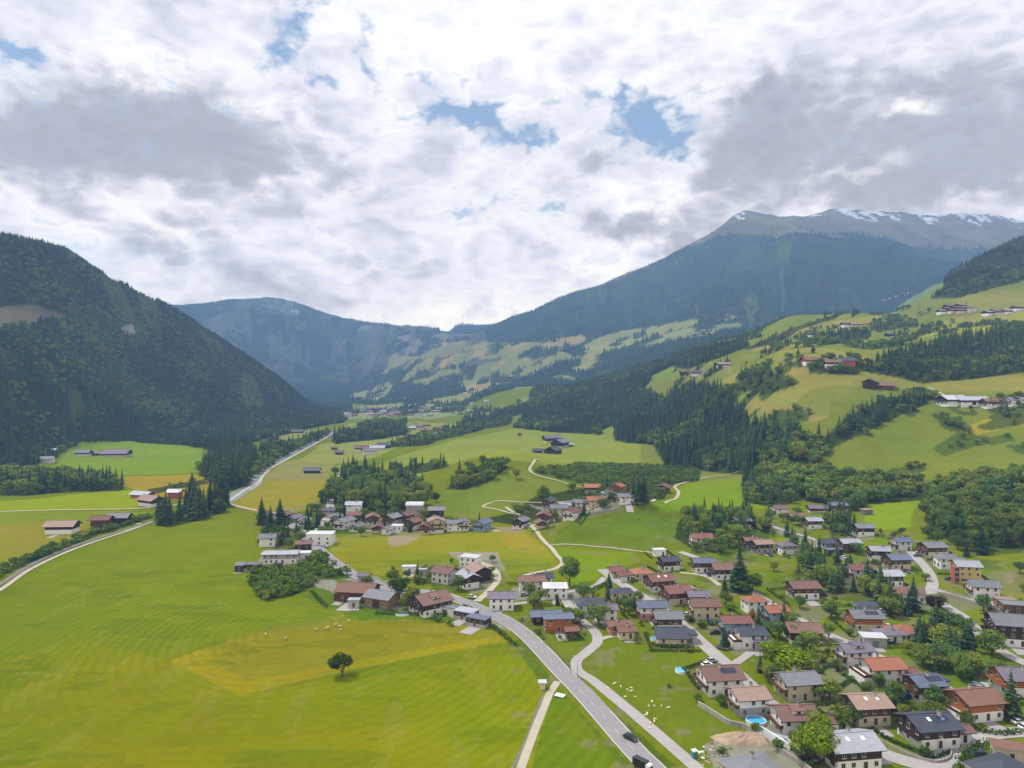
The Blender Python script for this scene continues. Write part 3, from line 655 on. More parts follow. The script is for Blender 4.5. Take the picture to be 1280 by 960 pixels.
ribbon('side_lane', [(702,738),(690,744),(666,752),(640,756),(622,766)], 3.4, 'asphalt_lane', 0.13, 2.0)
ribbon('side_lane', [(702,742),(720,738),(740,734),(756,722)], 3.4, 'asphalt_lane', 0.13, 2.0)
ribbon('side_lane', [(747,800),(762,796),(780,794)], 2.6, 'gravel_road', 0.13, 2.0)
ribbon('farm_path', [(632,634),(650,645),(662,656),(676,672),(688,684),(696,694),(703,704),(694,711),(670,716),(650,721)], 2.70, 'gravel_road', 0.14, 2.0)
ribbon('farm_path', [(689,681),(720,681),(750,684),(780,687),(806,690),(824,692)], 1.80, 'gravel_road', 0.13, 2.0)
ribbon('farm_path', [(646,643),(625,638),(604,633),(612,629),(650,628),(690,628),(725,626)], 2.10, 'gravel_road', 0.13, 2.0)
ribbon('farm_path', [(726,609),(706,604),(684,598),(668,593),(662,587),(666,580),(674,575)], 2.55, 'gravel_road', 0.2, 3.0)
ribbon('farm_path', [(806,631),(832,629),(846,622),(848,615),(844,608),(862,602),(890,596),(922,590)], 2.70, 'gravel_road', 0.2, 3.0)
ribbon('farm_path', [(650,562),(668,560),(684,560)], 2.70, 'gravel_road', 0.2, 3.0)
ribbon('field_track', [(640,990),(655,950),(668,915),(680,885),(688,866),(697,852)], 2.5, 'gravel_road', 0.12, 1.5)
ribbon('ditch', [(628,985),(648,945),(662,915),(672,886),(680,868)], 1.0, 'rails', 0.08, 1.5, 2)
ribbon('valley_road', [(362,650),(345,642),(318,638),(300,634),(286,630),(296,620),(308,612),(322,604),(330,594),(336,588),(360,574),(382,562),(400,552),(412,545)], 3.4, 'gravel_road', 0.3, 4.0)
ribbon('valley_road', [(395,668),(404,655),(412,640),(412,624),(416,608),(424,598),(428,590)], 6.5, 'asphalt_lane', 0.2, 4.0)
ribbon('river', [(276,631),(300,616),(316,606),(320,596),(334,584),(352,574),(370,566),(388,556),(402,548),(418,540)], 15, 'water', 0.12, 4.0)
ribbon('railway', [(-90,786),(-40,754),(0,731),(40,706),(80,688),(120,674),(160,662),(192,651)], 3.2, 'rails', 0.35, 4.0)
ribbon('rail_path', [(-90,794),(-40,761),(0,738),(40,711),(80,692),(120,677),(160,664),(192,652)], 2.6, 'gravel_road', 0.3, 4.0)
ribbon('field_road', [(-200,645),(0,640),(60,638),(120,637),(172,636),(200,634),(240,628)], 3.0, 'gravel_road', 0.2, 4.0)
ribbon('farm_path', [(1160,485),(1172,490),(1182,495)], 2.62, 'gravel_road', 0.3, 4.0)
# ------------------------------------------------------------------ tree shapes
def spruce(seed, h=20.0, layers=15, per=9, r0=3.1):
    r = random.Random(seed); cb = MB(); z = h * 0.10
    for k in range(layers):
        t = k / (layers - 1.0); zz = h * (0.10 + 0.88 * t ** 0.92)
        R = r0 * (1 - t) ** 0.85 * (0.85 + 0.3 * r.random()) + 0.16
        off = r.random() * 6.28
        for j in range(per):
            a = off + 6.283 * (j + r.uniform(-.3, .3)) / per; L = R * r.uniform(0.7, 1.12); w = max(0.22, L * 0.42)
            dz = -L * r.uniform(0.25, 0.5); ca, sa = math.cos(a), math.sin(a)
            p0 = (0.1 * ca, 0.1 * sa, zz + 0.45 * h / layers)
            m1 = (ca*L*.55 - sa*w, sa*L*.55 + ca*w, zz + dz*.45); m2 = (ca*L*.55 + sa*w, sa*L*.55 - ca*w, zz + dz*.45)
            p1 = (ca*L, sa*L, zz + dz)
            cb.face([p0, m1, p1]); cb.face([p0, p1, m2])
    cb.tube((0,0,h*0.1), (0,0,h*0.96), r0*0.42, 0.05, 6)
    tb = MB(); tb.tube((0,0,-1.5), (0,0,h*0.35), 0.28, 0.2, 6)
    return cb, tb
def broad(seed, h=12.0, n=900, spread=0.42, leaf=0.62, base=0.2, lobes=9, tall=1.0):
    r = random.Random(seed); cb = MB(); tb = MB()
    cz = h * (base + (1 - base) * 0.52); R = h * spread; RZ = h * (1 - base) * 0.48
    lob = []
    for k in range(lobes):
        a = r.random() * 6.283; e = r.uniform(-0.6, 1.0)
        q = r.uniform(0.35, 0.72)
        lob.append((R*q*math.cos(a)*math.sqrt(1-min(.9, e*e*.6)), R*q*math.sin(a)*math.sqrt(1-min(.9, e*e*.6)), cz + RZ*0.62*e, R*r.uniform(0.30, 0.56), RZ*r.uniform(0.26, 0.46)))
    lob.append((0, 0, cz, R*0.62, RZ*0.7))
    for k in range(n):
        lx, ly, lz, lr, lh = lob[r.randrange(len(lob))]
        d = Vector((r.gauss(0,1), r.gauss(0,1), r.gauss(0,1) + 0.25)).normalized(); q = r.uniform(0.72, 1.05)
        p = Vector((lx + d.x*lr*q, ly + d.y*lr*q, lz + d.z*lh*q))
        nrm = (d + Vector((r.gauss(0,.5), r.gauss(0,.5), r.gauss(0,.5) + .3))).normalized()
        a = nrm.orthogonal().normalized(); b = nrm.cross(a); s = leaf * r.uniform(0.6, 1.35); t = r.random() * 6.28
        a2 = a*math.cos(t) + b*math.sin(t); b2 = nrm.cross(a2)
        cb.face([p + a2*s, p + b2*s*.75, p - a2*s*.9, p - b2*s*.7])
    tr = h * 0.022
    tb.tube((0,0,-1.5), (0,0,h*(base+.12)), tr*1.3, tr, 7)
    for k in range(5):
        a = k*1.257 + r.uniform(-.3,.3); l = lob[k % len(lob)]
        tb.tube((0,0,h*(base*.7+.03*k)), (l[0], l[1], l[2]), tr*.6, tr*.2, 5)
    return cb, tb
def shrub_shape(seed, h=2.5, n=200):
    return broad(seed, h, n, 0.55, 0.28, 0.02, 6)

SPR = []; BRD = []; SHR = []
for k in range(5):
    c, t = spruce(100 + k, 20.0, 14 + k % 3, 9, (3.1, 3.7, 4.1, 3.4, 2.9)[k]); SPR.append((c.mesh('spruce_crown', M['needles']), t.mesh('spruce_trunk', M['bark'], True)))
for k in range(5):
    c, t = broad(200 + k, 12.0, 1500, (0.40, 0.46, 0.36, 0.5, 0.42)[k], 0.43, (0.16, 0.2, 0.12, 0.2, 0.15)[k], 12 + k); BRD.append((c.mesh('tree_crown', M['leaves']), t.mesh('tree_trunk', M['bark'], True)))
for k in range(3):
    c, t = shrub_shape(300 + k); SHR.append((c.mesh('shrub_leaves', M['bush_leaves']), t.mesh('shrub_stem', M['bark'], True)))

def proto(name, c, t, mats):
    """one joined mesh for the woods"""
    b = MB(); b.v = c.v + t.v; b.f = c.f + [tuple(i + len(c.v) for i in f) for f in t.f]; b.m = [0]*len(c.f) + [1]*len(t.f)
    return bpy.data.objects.new(name, b.mesh(name, mats))
protos = bpy.data.collections.new('tree_kinds')
PR = []
for k in range(4): PR.append(proto('wood_%d_spruce' % k, *spruce(400 + k, 20.0, 11, 8, (3.2, 3.8, 4.2, 3.0)[k]), [M['needles'], M['bark']]))
for k in range(4): PR.append(proto('wood_%d_broadleaf' % (4 + k), *broad(500 + k, 12.0, 480, (0.40, 0.46, 0.5, 0.37)[k], 0.72, 0.1, 11), [M['leaves'], M['bark']]))
for k in range(2): PR.append(proto('wood_%d_shrub' % (8 + k), *shrub_shape(600 + k, 2.5, 110), [M['bush_leaves'], M['bark']]))
for p in PR: protos.objects.link(p)

def make_tree(kind, pos, h, label=None, group=None, crown=None, wide=1.0, which=None, name=None, cat=None):
    """a thing of its own: crown and trunk under an Empty"""
    pool, h0, nm, ct = {'s': (SPR, 20.0, 'spruce_tree', 'tree'), 'b': (BRD, 12.0, 'broadleaf_tree', 'tree'), 'h': (SHR, 2.5, 'shrub', 'shrub')}[kind]
    k = rng.integers(len(pool)) if which is None else which
    e = empty(name or nm, pos, float(rng.uniform(0, 6.28))); s = h / h0
    tag(e, label, cat or ct, group)
    w = wide * float(rng.uniform(0.92, 1.1)) * (1.3 if kind == 's' else 1.0)
    c = obj('crown', pool[k][0], e); t = obj('trunk', pool[k][1], e)
    c.scale = t.scale = (s * w, s * w, s)
    if crown:
        c.material_slots[0].link = 'OBJECT'; c.material_slots[0].material = M[crown]
    return e

# ------------------------------------------------------------------ scatter
cellA = (us[1:] - us[:-1])[None, :] / F * DG[:-1, :-1] * (Ds[1:] - Ds[:-1])[:, None]
seen = (VG[:-1, :-1] - 60 * F / DG[:-1, :-1]) < RUN[:-1, :-1]
far_cell = DG[:-1, :-1] > 2450
expect = FD[:-1, :-1] * cellA * seen
cnt = rng.poisson(expect)
ci, cj = np.nonzero(cnt); n = cnt[ci, cj]; ci = np.repeat(ci, n); cj = np.repeat(cj, n)
tu = us[cj] + rng.random(len(cj)) * (us[cj + 1] - us[cj]); ty = Ds[ci] + rng.random(len(ci)) * (Ds[ci + 1] - Ds[ci])
tx = (tu - CU) / F * ty; tz = z_at(tx, ty)
th = FH[ci, cj] * np.clip(rng.normal(1, 0.16, len(ci)), 0.6, 1.35); tc_ = FC[ci, cj]; tg = FG[ci, cj]
patch = (fbm(tx / np.where(ty > 1000, 160, 90), ty / np.where(ty > 1000, 160, 90), 71, 3) - 0.5) * 2.6
conif = rng.random(len(ci)) < np.clip(tc_ + np.where(tc_ > 0.02, np.where(tc_ < 0.9, patch, np.minimum(patch * 0.55, 0)), 0), 0, 1)
th = np.where(~conif & (tc_ > 0.02), th * 0.66, th)
th *= np.where(tc_ > 0.5, np.clip(1 + (fbm(tx / 130, ty / 130, 75, 3) - 0.5) * 1.2, 0.5, 1.3), 1)
tv = CV - (tz - CAMZ) * F / ty
fr = ty > 2450
print('trees', len(ci), 'far', int(fr.sum()))

# far slopes: every tree a small tiered cone in one mesh
fi = np.nonzero(fr)[0]
nf = len(fi); px, py, pz, ph = tx[fi], ty[fi], tz[fi], th[fi] * 1.15
rr = ph * np.where(conif[fi], 0.17, 0.36) * rng.uniform(0.8, 1.3, nf)
ph = ph * np.where(conif[fi], 1, 0.75)
ns = 5; rot = rng.random(nf) * 6.28
VV = np.zeros((nf, 2 * ns + 2, 3)); FFc = []
for t in range(2):
    for k in range(ns):
        a = rot + 6.283 * k / ns + t * 0.6; q = rr * (1.0, 0.62)[t] * rng.uniform(0.7, 1.25, nf)
        VV[:, t*(ns+1)+k] = np.stack([px + q*np.cos(a), py + q*np.sin(a), pz + ph*(0.02, 0.42)[t]], -1)
    VV[:, t*(ns+1)+ns] = np.stack([px, py, pz + ph*(0.66, 1.0)[t]], -1)
    for k in range(ns): FFc.append((t*(ns+1)+k, t*(ns+1)+(k+1) % ns, t*(ns+1)+ns))
FFc = np.array(FFc)
QQ = (np.arange(nf)[:, None, None] * (2*ns+2) + FFc[None]).reshape(-1, 3)
me = np_mesh('far_forest', VV.reshape(-1, 3), QQ, M['far_needles'])
ta = me.attributes.new('tint', 'FLOAT', 'POINT')
tn = np.clip(rng.random(nf) * 0.6 + np.where(conif[fi], 0.0, 0.5) + (fbm(px / 200, py / 200, 91, 3) - 0.5) * 0.8, 0, 1.2)
ta.data.foreach_set('value', np.repeat(tn, 2*ns+2).astype(np.float32))
tag(obj('far_forest', me), 'blue-green conifer forest covering the far mountain sides', 'forest', kind='stuff')

# which of the others show largest: those become things of their own
GL = {  # wood -> labels of its spruces, of its broadleaf trees, of its shrubs
 'left': ('dark spruce in the forest on the steep shaded valley wall', 'pale leafy tree among the spruces of the shaded valley wall'),
 'valley mixed': ('spruce in the mixed wood below the hillside farms', 'leafy tree in the mixed wood below the hillside farms'),
 'steep wood': ('spruce in the wood above the pale hillside meadow', 'leafy tree in the wood above the pale hillside meadow'),
 'hedge slope': ('spruce in the tree belt under the ruined brown farm', 'leafy tree in the belt along the steep meadow edge'),
 'dark wood': ('tall dark spruce in the wood above the white-roofed farms', 'leafy tree at the rim of the dark hillside spruce wood'),
 'lower wood': ('spruce rising from the leafy wood above the village', 'leafy tree in the dense wood rising behind the village'),
 'garden wood': ('spruce in the thick garden trees between the houses', 'leafy tree in the thick garden clumps between the houses'),
 'plantation': ('spruce beside the young tree plantation', 'small bright tree in the young plantation below the plateau farm'),
 'centre wood': ('spruce in the wood behind the central village', 'leafy tree in the wood behind the central village'),
 'river bank': ('tall dark spruce in the grove at the river bend', 'leafy tree on the bank of the pale river'),
 'field wood': ('spruce in the tree belt crossing the shaded meadows', 'leafy tree in the belt crossing the shaded meadows'),
 'stream grove': ('spruce in the small grove at the edge of the big field', 'leafy tree in the small grove at the edge of the big field'),
 'rail hedge': ('spruce in the hedge along the railway', 'bush in the long hedge beside the railway'),
 'scrub': ('spruce in the scrub patch by the white works building', 'bush in the scrub patch jutting into the big field'),
 'village trees': ('spruce among the roofs of the central village', 'garden tree among the roofs of the central village'),
 'valley trees': ('spruce on the flat fields of the upper valley', 'leafy tree on the flat fields of the upper valley'),
}
app = th / ty
infr = (tu > 4) & (tu < 1276) & (tv > 200) & (tv < 985) & ~fr
taken = np.zeros(len(ci), bool)
small = (th < 3.8) | np.isin(tg, [i for i, g in enumerate(GROUPS) if g in ('rail hedge', 'scrub')])
def pick(mask, n):
    idx = np.nonzero(mask & infr & ~taken)[0]
    # a tree hidden by one right in front of it shows little: thin them to one per small patch of picture
    idx = idx[np.argsort(-(app[idx] * (1 + 0.15 * rng.random(len(idx)))))]
    used = set(); out = []
    for i in idx:
        c = (int(tu[i] // 3), int((tv[i] - th[i] * F / ty[i]) // 4))
        if c in used: continue
        used.add(c); out.append(i)
        if len(out) >= n: break
    taken[out] = True
    return out
for mask, n, kind in ((conif & ~small, 235, 's'), (~conif & ~small, 165, 'b'), (small, 110, 'h')):
    for i in pick(mask, n):
        g = GROUPS[tg[i]]; lb = GL.get(g)
        base = lb[0 if kind == 's' else 1] if lb else ('spruce on the hillside' if kind == 's' else 'leafy tree on the hillside') + ' by the ' + g + ' meadows'
        make_tree(kind, (tx[i], ty[i], tz[i]), th[i], base, base.replace('tree ', 'trees ', 1) + ' group')

# the rest: one mass of woods
gi = np.nonzero(~fr & ~taken)[0]
gn = len(gi); print('woods', gn)
me = bpy.data.meshes.new('woods')
me.vertices.add(gn); me.vertices.foreach_set('co', np.stack([tx[gi], ty[gi], tz[gi] - 0.3], -1).astype(np.float32).ravel())
kind = np.where(small[gi], rng.integers(8, 10, gn), np.where(conif[gi], rng.integers(0, 4, gn), rng.integers(4, 8, gn)))
h0 = np.where(kind < 4, 20.0, np.where(kind < 8, 12.0, 2.5))
for nm, ty_, arr in (('which', 'INT', kind), ('size', 'FLOAT', th[gi] / h0), ('spin', 'FLOAT', rng.random(gn) * 6.28), ('wide', 'FLOAT', rng.uniform(1.0, 1.4, gn))):
    a_ = me.attributes.new(nm, ty_, 'POINT'); a_.data.foreach_set('value', arr.astype(np.int32 if ty_ == 'INT' else np.float32))
wo = obj('woods', me); tag(wo, 'mixed spruce and leafy woods covering the valley sides', 'forest', kind='stuff')
ng = bpy.data.node_groups.new('plant_woods', 'GeometryNodeTree')
ng.interface.new_socket('Geometry', in_out='INPUT', socket_type='NodeSocketGeometry'); ng.interface.new_socket('Geometry', in_out='OUTPUT', socket_type='NodeSocketGeometry')
gin = ng.nodes.new('NodeGroupInput'); gout = ng.nodes.new('NodeGroupOutput'); inst = ng.nodes.new('GeometryNodeInstanceOnPoints'); cin = ng.nodes.new('GeometryNodeCollectionInfo')
cin.inputs['Collection'].default_value = protos; cin.inputs['Separate Children'].default_value = True; cin.inputs['Reset Children'].default_value = True
def named(nm, t):
    n = ng.nodes.new('GeometryNodeInputNamedAttribute'); n.data_type = t; n.inputs['Name'].default_value = nm; return n.outputs['Attribute']
L = ng.links.new
L(gin.outputs[0], inst.inputs['Points']); L(cin.outputs[0], inst.inputs['Instance']); inst.inputs['Pick Instance'].default_value = True
L(named('which', 'INT'), inst.inputs['Instance Index'])
cx = ng.nodes.new('ShaderNodeCombineXYZ'); L(named('spin', 'FLOAT'), cx.inputs[2]); L(cx.outputs[0], inst.inputs['Rotation'])
cs = ng.nodes.new('ShaderNodeCombineXYZ'); mu = ng.nodes.new('ShaderNodeMath'); mu.operation = 'MULTIPLY'
L(named('size', 'FLOAT'), mu.inputs[0]); L(named('wide', 'FLOAT'), mu.inputs[1]); L(mu.outputs[0], cs.inputs[0]); L(mu.outputs[0], cs.inputs[1]); L(named('size', 'FLOAT'), cs.inputs[2]); L(cs.outputs[0], inst.inputs['Scale'])
L(inst.outputs[0], gout.inputs[0])
md = wo.modifiers.new('woods', 'NODES'); md.node_group = ng
# ------------------------------------------------------------------ houses
def window_mesh(w, h):
    b = MB()
    b.box(-w/2, w/2, -0.05, 0.04, -h/2, h/2, 0)
    g = 0.09
    for x0, x1 in ((-w/2+g, -0.04), (0.04, w/2-g)): b.box(x0, x1, 0.0, 0.062, -h/2+g, h/2-g, 1)
    b.box(-w/2-0.08, w/2+0.08, 0.0, 0.14, -h/2-0.08, -h/2-0.002, 0)
    return b.mesh('window', [M['frame'], M['glass']])
WIN = window_mesh(1.15, 1.35); WINB = window_mesh(1.9, 1.9)
def door_mesh():
    b = MB(); b.box(-0.6, 0.6, -0.05, 0.05, 0, 2.15, 0); b.box(-0.5, 0.5, 0.0, 0.07, 0.06, 2.05, 1); b.box(0.3, 0.4, 0.0, 0.12, 1.0, 1.08, 2)
    return b.mesh('door', [M['frame'], M['door'], M['metal']])
DOOR = door_mesh()
gb = MB(); gb.box(-1.35, 1.35, -0.05, 0.05, 0, 2.3, 0); gb.box(-1.25, 1.25, 0.0, 0.07, 0.05, 2.2, 1)
GATE = gb.mesh('garage_door', [M['frame'], M['metal']])
gb = MB(); gb.box(-1.8, 1.8, -0.05, 0.05, 0, 3.4, 0); gb.box(-1.68, -0.03, 0.0, 0.08, 0.05, 3.3, 1); gb.box(0.03, 1.68, 0.0, 0.08, 0.05, 3.3, 1)
BARNGATE = gb.mesh('barn_gate', [M['door'], M['door']])
def chimney_mesh():
    b = MB(); b.box(-.35, .35, -.45, .45, -1.2, 1.0, 0); b.box(-.45, .45, -.55, .55, 1.0, 1.14, 1); b.box(-.2, .2, -.3, .3, 1.14, 1.34, 1)
    return b.mesh('chimney', [M['chimney'], M['metal']])
CHIM = chimney_mesh()
_cache = {}
def cached(key, f):
    if key not in _cache: _cache[key] = f()
    return _cache[key]

def place_on(me, name, parent, x, y, z, face):
    """a window or door on a wall; face = direction the wall looks: 0 +x, 1 +y, 2 -x, 3 -y"""
    return obj(name, me, parent, (x, y, z), (-math.pi/2, 0, math.pi/2, math.pi)[face])

HOUSES = []
FL = 2.6
def house(u, v, L, W, st=2, roof='grey', lower='white', upper='wood', rot=6, kind='gable', label='', name='house', cat=None, group=None,
          balcony=True, pitch=21, extra='', over=1.1, detail=None, sink=2.5, pos=None):
    """L along the ridge (x), W across; st storeys; the balcony gable looks to -x"""
    p = at(u, v) if pos is None else pos
    D = p.y
    if D < 700: L *= 0.82; W *= 0.82; over *= 0.85
    if detail is None: detail = 2 if D < 420 else 1 if D < 900 else 0
    a = math.radians(rot)
    hs = [float(z_at(p.x + dx*math.cos(a) - dy*math.sin(a), p.y + dx*math.sin(a) + dy*math.cos(a))) for dx in (-L/2, L/2) for dy in (-W/2, W/2)]
    base = 0.5 * p.z + 0.5 * max(min(hs) + 0.8, p.z)
    e = empty(name, (p.x, p.y, base), a); tag(e, label, cat or name.replace('_', ' '), group)
    HOUSES.append((p.x, p.y, max(L, W), a, D))
    h1 = FL if st > 1 else 0; H = FL * st + (0.5 if st == 1 else 0)
    if 'tall' in extra: H += 1.3
    if 'low' in extra: H = 1.7
    tp = math.tan(math.radians(pitch)); rise = W / 2 * tp
    lw, uw = M['wall_' + lower], M['wall_' + upper]; rf = M['roof_' + roof]
    split = h1 if (upper != lower and st > 1) else H
    if upper != lower and st == 1: split = 1.2
    if upper == lower: split = H if kind != 'gable' else H
    # walls
    b = MB(); b.box(-L/2, L/2, -W/2, W/2, -sink, split, 0)
    if upper == lower and kind == 'gable':
        for x in (-L/2, L/2):
            q = [(x, -W/2, split + .001), (x, W/2, split + .001), (x, 0, split + rise)]
            b.face(q if x > 0 else q[::-1], 0)
    obj('wall', b.mesh('wall', lw), e)
    if upper != lower:
        b = MB(); o_ = 0.06; x0, x1, y0, y1 = -L/2 - o_, L/2 + o_, -W/2 - o_, W/2 + o_
        b.box(x0, x1, y0, y1, split + .003, H, 0)
        if kind == 'gable':
            for x in (x0, x1):
                q = [(x, y0, H + .001), (x, y1, H + .001), (x, 0, H + rise)]
                b.face(q if x > 0 else q[::-1], 0)
        obj('upper_storey', b.mesh('upper_storey', uw), e)
    # roof
    b = MB(); t = 0.28; ov = over; ox = over * 1.15
    def slab(quad):
        n = (Vector(quad[1]) - Vector(quad[0])).cross(Vector(quad[2]) - Vector(quad[0])).normalized()
        if n.z < 0: n = -n
        lo = [Vector(q) for q in quad]; hi = [q + n * t for q in lo]
        b.face(hi, 0); b.face(lo[::-1], 1)
        for k in range(len(quad)): k2 = (k + 1) % len(quad); b.face([lo[k], lo[k2], hi[k2], hi[k]], 1)
    if kind == 'gable':
        ze = H - ov * tp; zr = H + rise
        slab([(-L/2-ox, -W/2-ov, ze), (L/2+ox, -W/2-ov, ze), (L/2+ox, 0, zr), (-L/2-ox, 0, zr)])
        slab([(L/2+ox, W/2+ov, ze), (-L/2-ox, W/2+ov, ze), (-L/2-ox, 0.001, zr), (L/2+ox, 0.001, zr)])
        b.box(-L/2-ox, L/2+ox, -0.18, 0.18, zr + t*0.95, zr + t + 0.12, 0)
    elif kind == 'hip':
        ze = H - 0.2; zr = H + W/2 * tp; c = max(L/2 - W/2, 0.3); X, Yv = L/2+ov*.7, W/2+ov*.7
        A, B_, C, D_ = (-X,-Yv,ze), (X,-Yv,ze), (X,Yv,ze), (-X,Yv,ze); R0, R1 = (-c,0,zr), (c,0,zr)
        for q in ([A,B_,R1,R0], [C,D_,R0,R1], [B_,C,R1], [D_,A,R0]): b.face(q, 0)
        b.face([D_,C,B_,A], 1)
        for q0, q1 in ((A,B_),(B_,C),(C,D_),(D_,A)): b.face([(q0[0],q0[1],ze-.25),(q1[0],q1[1],ze-.25),q1,q0], 1)
        b.face([(x,y,ze-.25) for x,y,_ in (D_,C,B_,A)], 1)
    elif kind == 'flat':
        o2 = 0.35; b.box(-L/2-o2, L/2+o2, -W/2-o2, W/2+o2, H + .002, H + .34, 0)
    elif kind == 'shed':
        s = W * math.tan(math.radians(8)); o2 = 0.5
        slab([(-L/2-o2, -W/2-o2, H+.02), (L/2+o2, -W/2-o2, H+.02), (L/2+o2, W/2+o2, H+s), (-L/2-o2, W/2+o2, H+s)])
        b2 = MB()
    elif kind == 'round':
        n = 10
        for k in range(n):
            a0, a1 = math.pi*k/n, math.pi*(k+1)/n; r = W/2 + .5
            b.face([(-L/2-.6, -r*math.cos(a0), H + 2.2*math.sin(a0)), (L/2+.6, -r*math.cos(a0), H + 2.2*math.sin(a0)), (L/2+.6, -r*math.cos(a1), H + 2.2*math.sin(a1)), (-L/2-.6, -r*math.cos(a1), H + 2.2*math.sin(a1))], 0)
        for x, sgn in ((-L/2-.6, 1), (L/2+.6, -1)):
            ring = [(x, -(W/2+.5)*math.cos(math.pi*k/n), H + 2.2*math.sin(math.pi*k/n)) for k in range(n+1)]
            b.face(ring[::sgn], 0)
    ro = obj('roof', b.mesh('roof', [rf, M['wall_darkwood'] if kind == 'gable' else M['wall_grey']]), e)
    if kind in ('gable', 'hip') and detail >= 1 and 'nochim' not in extra and name not in ('barn', 'shed', 'garage'):
        cx = L * random.uniform(-.12, .28) if kind == 'gable' else 0.2; cyy = W * 0.10 * (1 if random.random() < .5 else -1)
        obj('chimney', CHIM, ro, (cx, cyy, H + rise - abs(cyy) * tp + 0.5))
    if detail == 0: return e
    # windows
    ex = 0.02 + (0.06 if upper != lower else 0)
    floors = range(st) if name not in ('shed', 'garage') else range(0)
    step = 3.0 if detail == 2 else 4.2
    if name == 'barn': floors = range(0)
    for f in floors:
        zc = FL * f + 1.45 + (0.25 if st == 1 else 0)
        off = 0.05 + (0.06 if (upper != lower and zc > split) else 0)
        faces = ((3, L), (2, W)) if detail == 1 else ((3, L), (2, W), (0, W), (1, L))
        for fc, ln in faces:
            n = max(2, int(ln / step))
            for k in range(n):
                c = (k + .5) / n * ln - ln / 2 + random.uniform(-.4, .4)
                if random.random() < .14: continue
                if f == 0 and fc == 3 and k == n // 2 and detail == 2:
                    place_on(DOOR, 'door', e, c, -W/2 - 0.05, 0.02, 3); continue
                if fc in (0, 1) and random.random() < .3: continue
                wm = WINB if (fc == 2 and f == 0 and random.random() < .4) else WIN
                x, y = {3: (c, -W/2 - off), 1: (c, W/2 + off), 2: (-L/2 - off, c), 0: (L/2 + off, c)}[fc]
                place_on(wm, 'window', e, x, y, zc + (0.1 if wm is WINB and st > 1 else 0), fc)
    if kind == 'gable' and st >= 2 and detail == 2 and rise > 1.8 and name != 'barn':
        place_on(WIN, 'window', e, -L/2 - 0.12, 0, H + 0.75, 2); place_on(WIN, 'window', e, L/2 + 0.12, 0, H + 0.75, 0)
    if name == 'barn':
        place_on(BARNGATE, 'barn_gate', e, 0, -W/2 - 0.1, 0.05, 3); place_on(BARNGATE, 'barn_gate', e, -L/2 - 0.1, 0, 0.05, 2)
        for c in (-L*.32, L*.32): place_on(WIN, 'window', e, c, -W/2 - 0.12, 1.9, 3)
    if name in ('garage', 'shed'):
        place_on(GATE if name == 'garage' else DOOR, 'garage_door' if name == 'garage' else 'door', e, -L/2 - 0.05, 0, 0.02, 2)
        place_on(GATE if name == 'garage' else DOOR, 'garage_door' if name == 'garage' else 'door', e, 0, -W/2 - 0.05, 0.02, 3)
    # balconies on the gable
    if balcony and kind == 'gable' and st >= 2 and name in ('house', 'guesthouse', 'farmhouse'):
        wood = M['wall_' + (upper if 'wood' in upper else 'wood')]
        for f in range(1, st):
            z0 = FL * f - 0.1
            b = MB(); b.box(-L/2-1.3, -L/2-.07, -W/2+.2, W/2-.2, z0-.14, z0, 0); bo = obj('balcony', b.mesh('balcony', wood), e)
            b = MB(); b.box(-L/2-1.3, -L/2-1.22, -W/2+.2, W/2-.2, z0+.12, z0+.95, 0)
            b.box(-L/2-1.22, -L/2-.07, -W/2+.2, -W/2+.28, z0+.12, z0+.95, 0); b.box(-L/2-1.22, -L/2-.07, W/2-.28, W/2-.2, z0+.12, z0+.95, 0)
            for yy in np.linspace(-W/2+.24, W/2-.24, 6): b.box(-L/2-1.21, -L/2-1.13, yy-.04, yy+.04, z0+.003, z0+1.0, 0)
            obj('railing', b.mesh('railing', wood), bo)
    if 'terrace' in extra:
        b = MB(); b.box(-L/2-3.4, -L/2-.09, -W/2+.1, W/2-.1, -sink, FL - .2, 0); t_ = obj('terrace', b.mesh('terrace', M['wall_' + lower]), e)
        b = MB(); b.box(-L/2-3.44, -L/2-3.38, -W/2+.1, W/2-.1, FL-.19, FL+.75, 0); b.box(-L/2-3.37, -L/2-.1, -W/2+.1, -W/2+.16, FL-.19, FL+.75, 0); obj('railing', b.mesh('railing', M['wall_wood']), t_)
    if 'solar' in extra:
        b = MB(); n = 3
        ang = math.radians(pitch)
        for i in range(n):
            for j in range(2):
                x = -L*.05 + i*1.75; y = -W*.16 - j*1.2
                y0, y1 = y - .55, y + .55
                zf = lambda yy: H + rise + yy * tp + 0.36
                b.face([(x, y0, zf(y0)), (x+1.65, y0, zf(y0)), (x+1.65, y1, zf(y1)), (x, y1, zf(y1))], 0)
                b.face([(x, y1, zf(y1)-.08), (x+1.65, y1, zf(y1)-.08), (x+1.65, y0, zf(y0)-.08), (x, y0, zf(y0)-.08)], 0)
        obj('solar_panel', b.mesh('solar_panel', M['solar']), e)
    if 'skylight' in extra:
        for x in (-L*.15, L*.2):
            b = MB(); y0, y1 = -W*.25, -W*.25 + 1.1; zf = lambda yy: H + rise + yy * tp + 0.34
            b.face([(x, y0, zf(y0)), (x+.9, y0, zf(y0)), (x+.9, y1, zf(y1)), (x, y1, zf(y1))], 0); b.face([(x-.1, y0-.1, zf(y0-.1)-.02), (x+1, y0-.1, zf(y0-.1)-.02), (x+1, y1+.1, zf(y1+.1)-.02), (x-.1, y1+.1, zf(y1+.1)-.02)], 1)
            obj('skylight', b.mesh('skylight', [M['sheet'], M['frame']]), e)
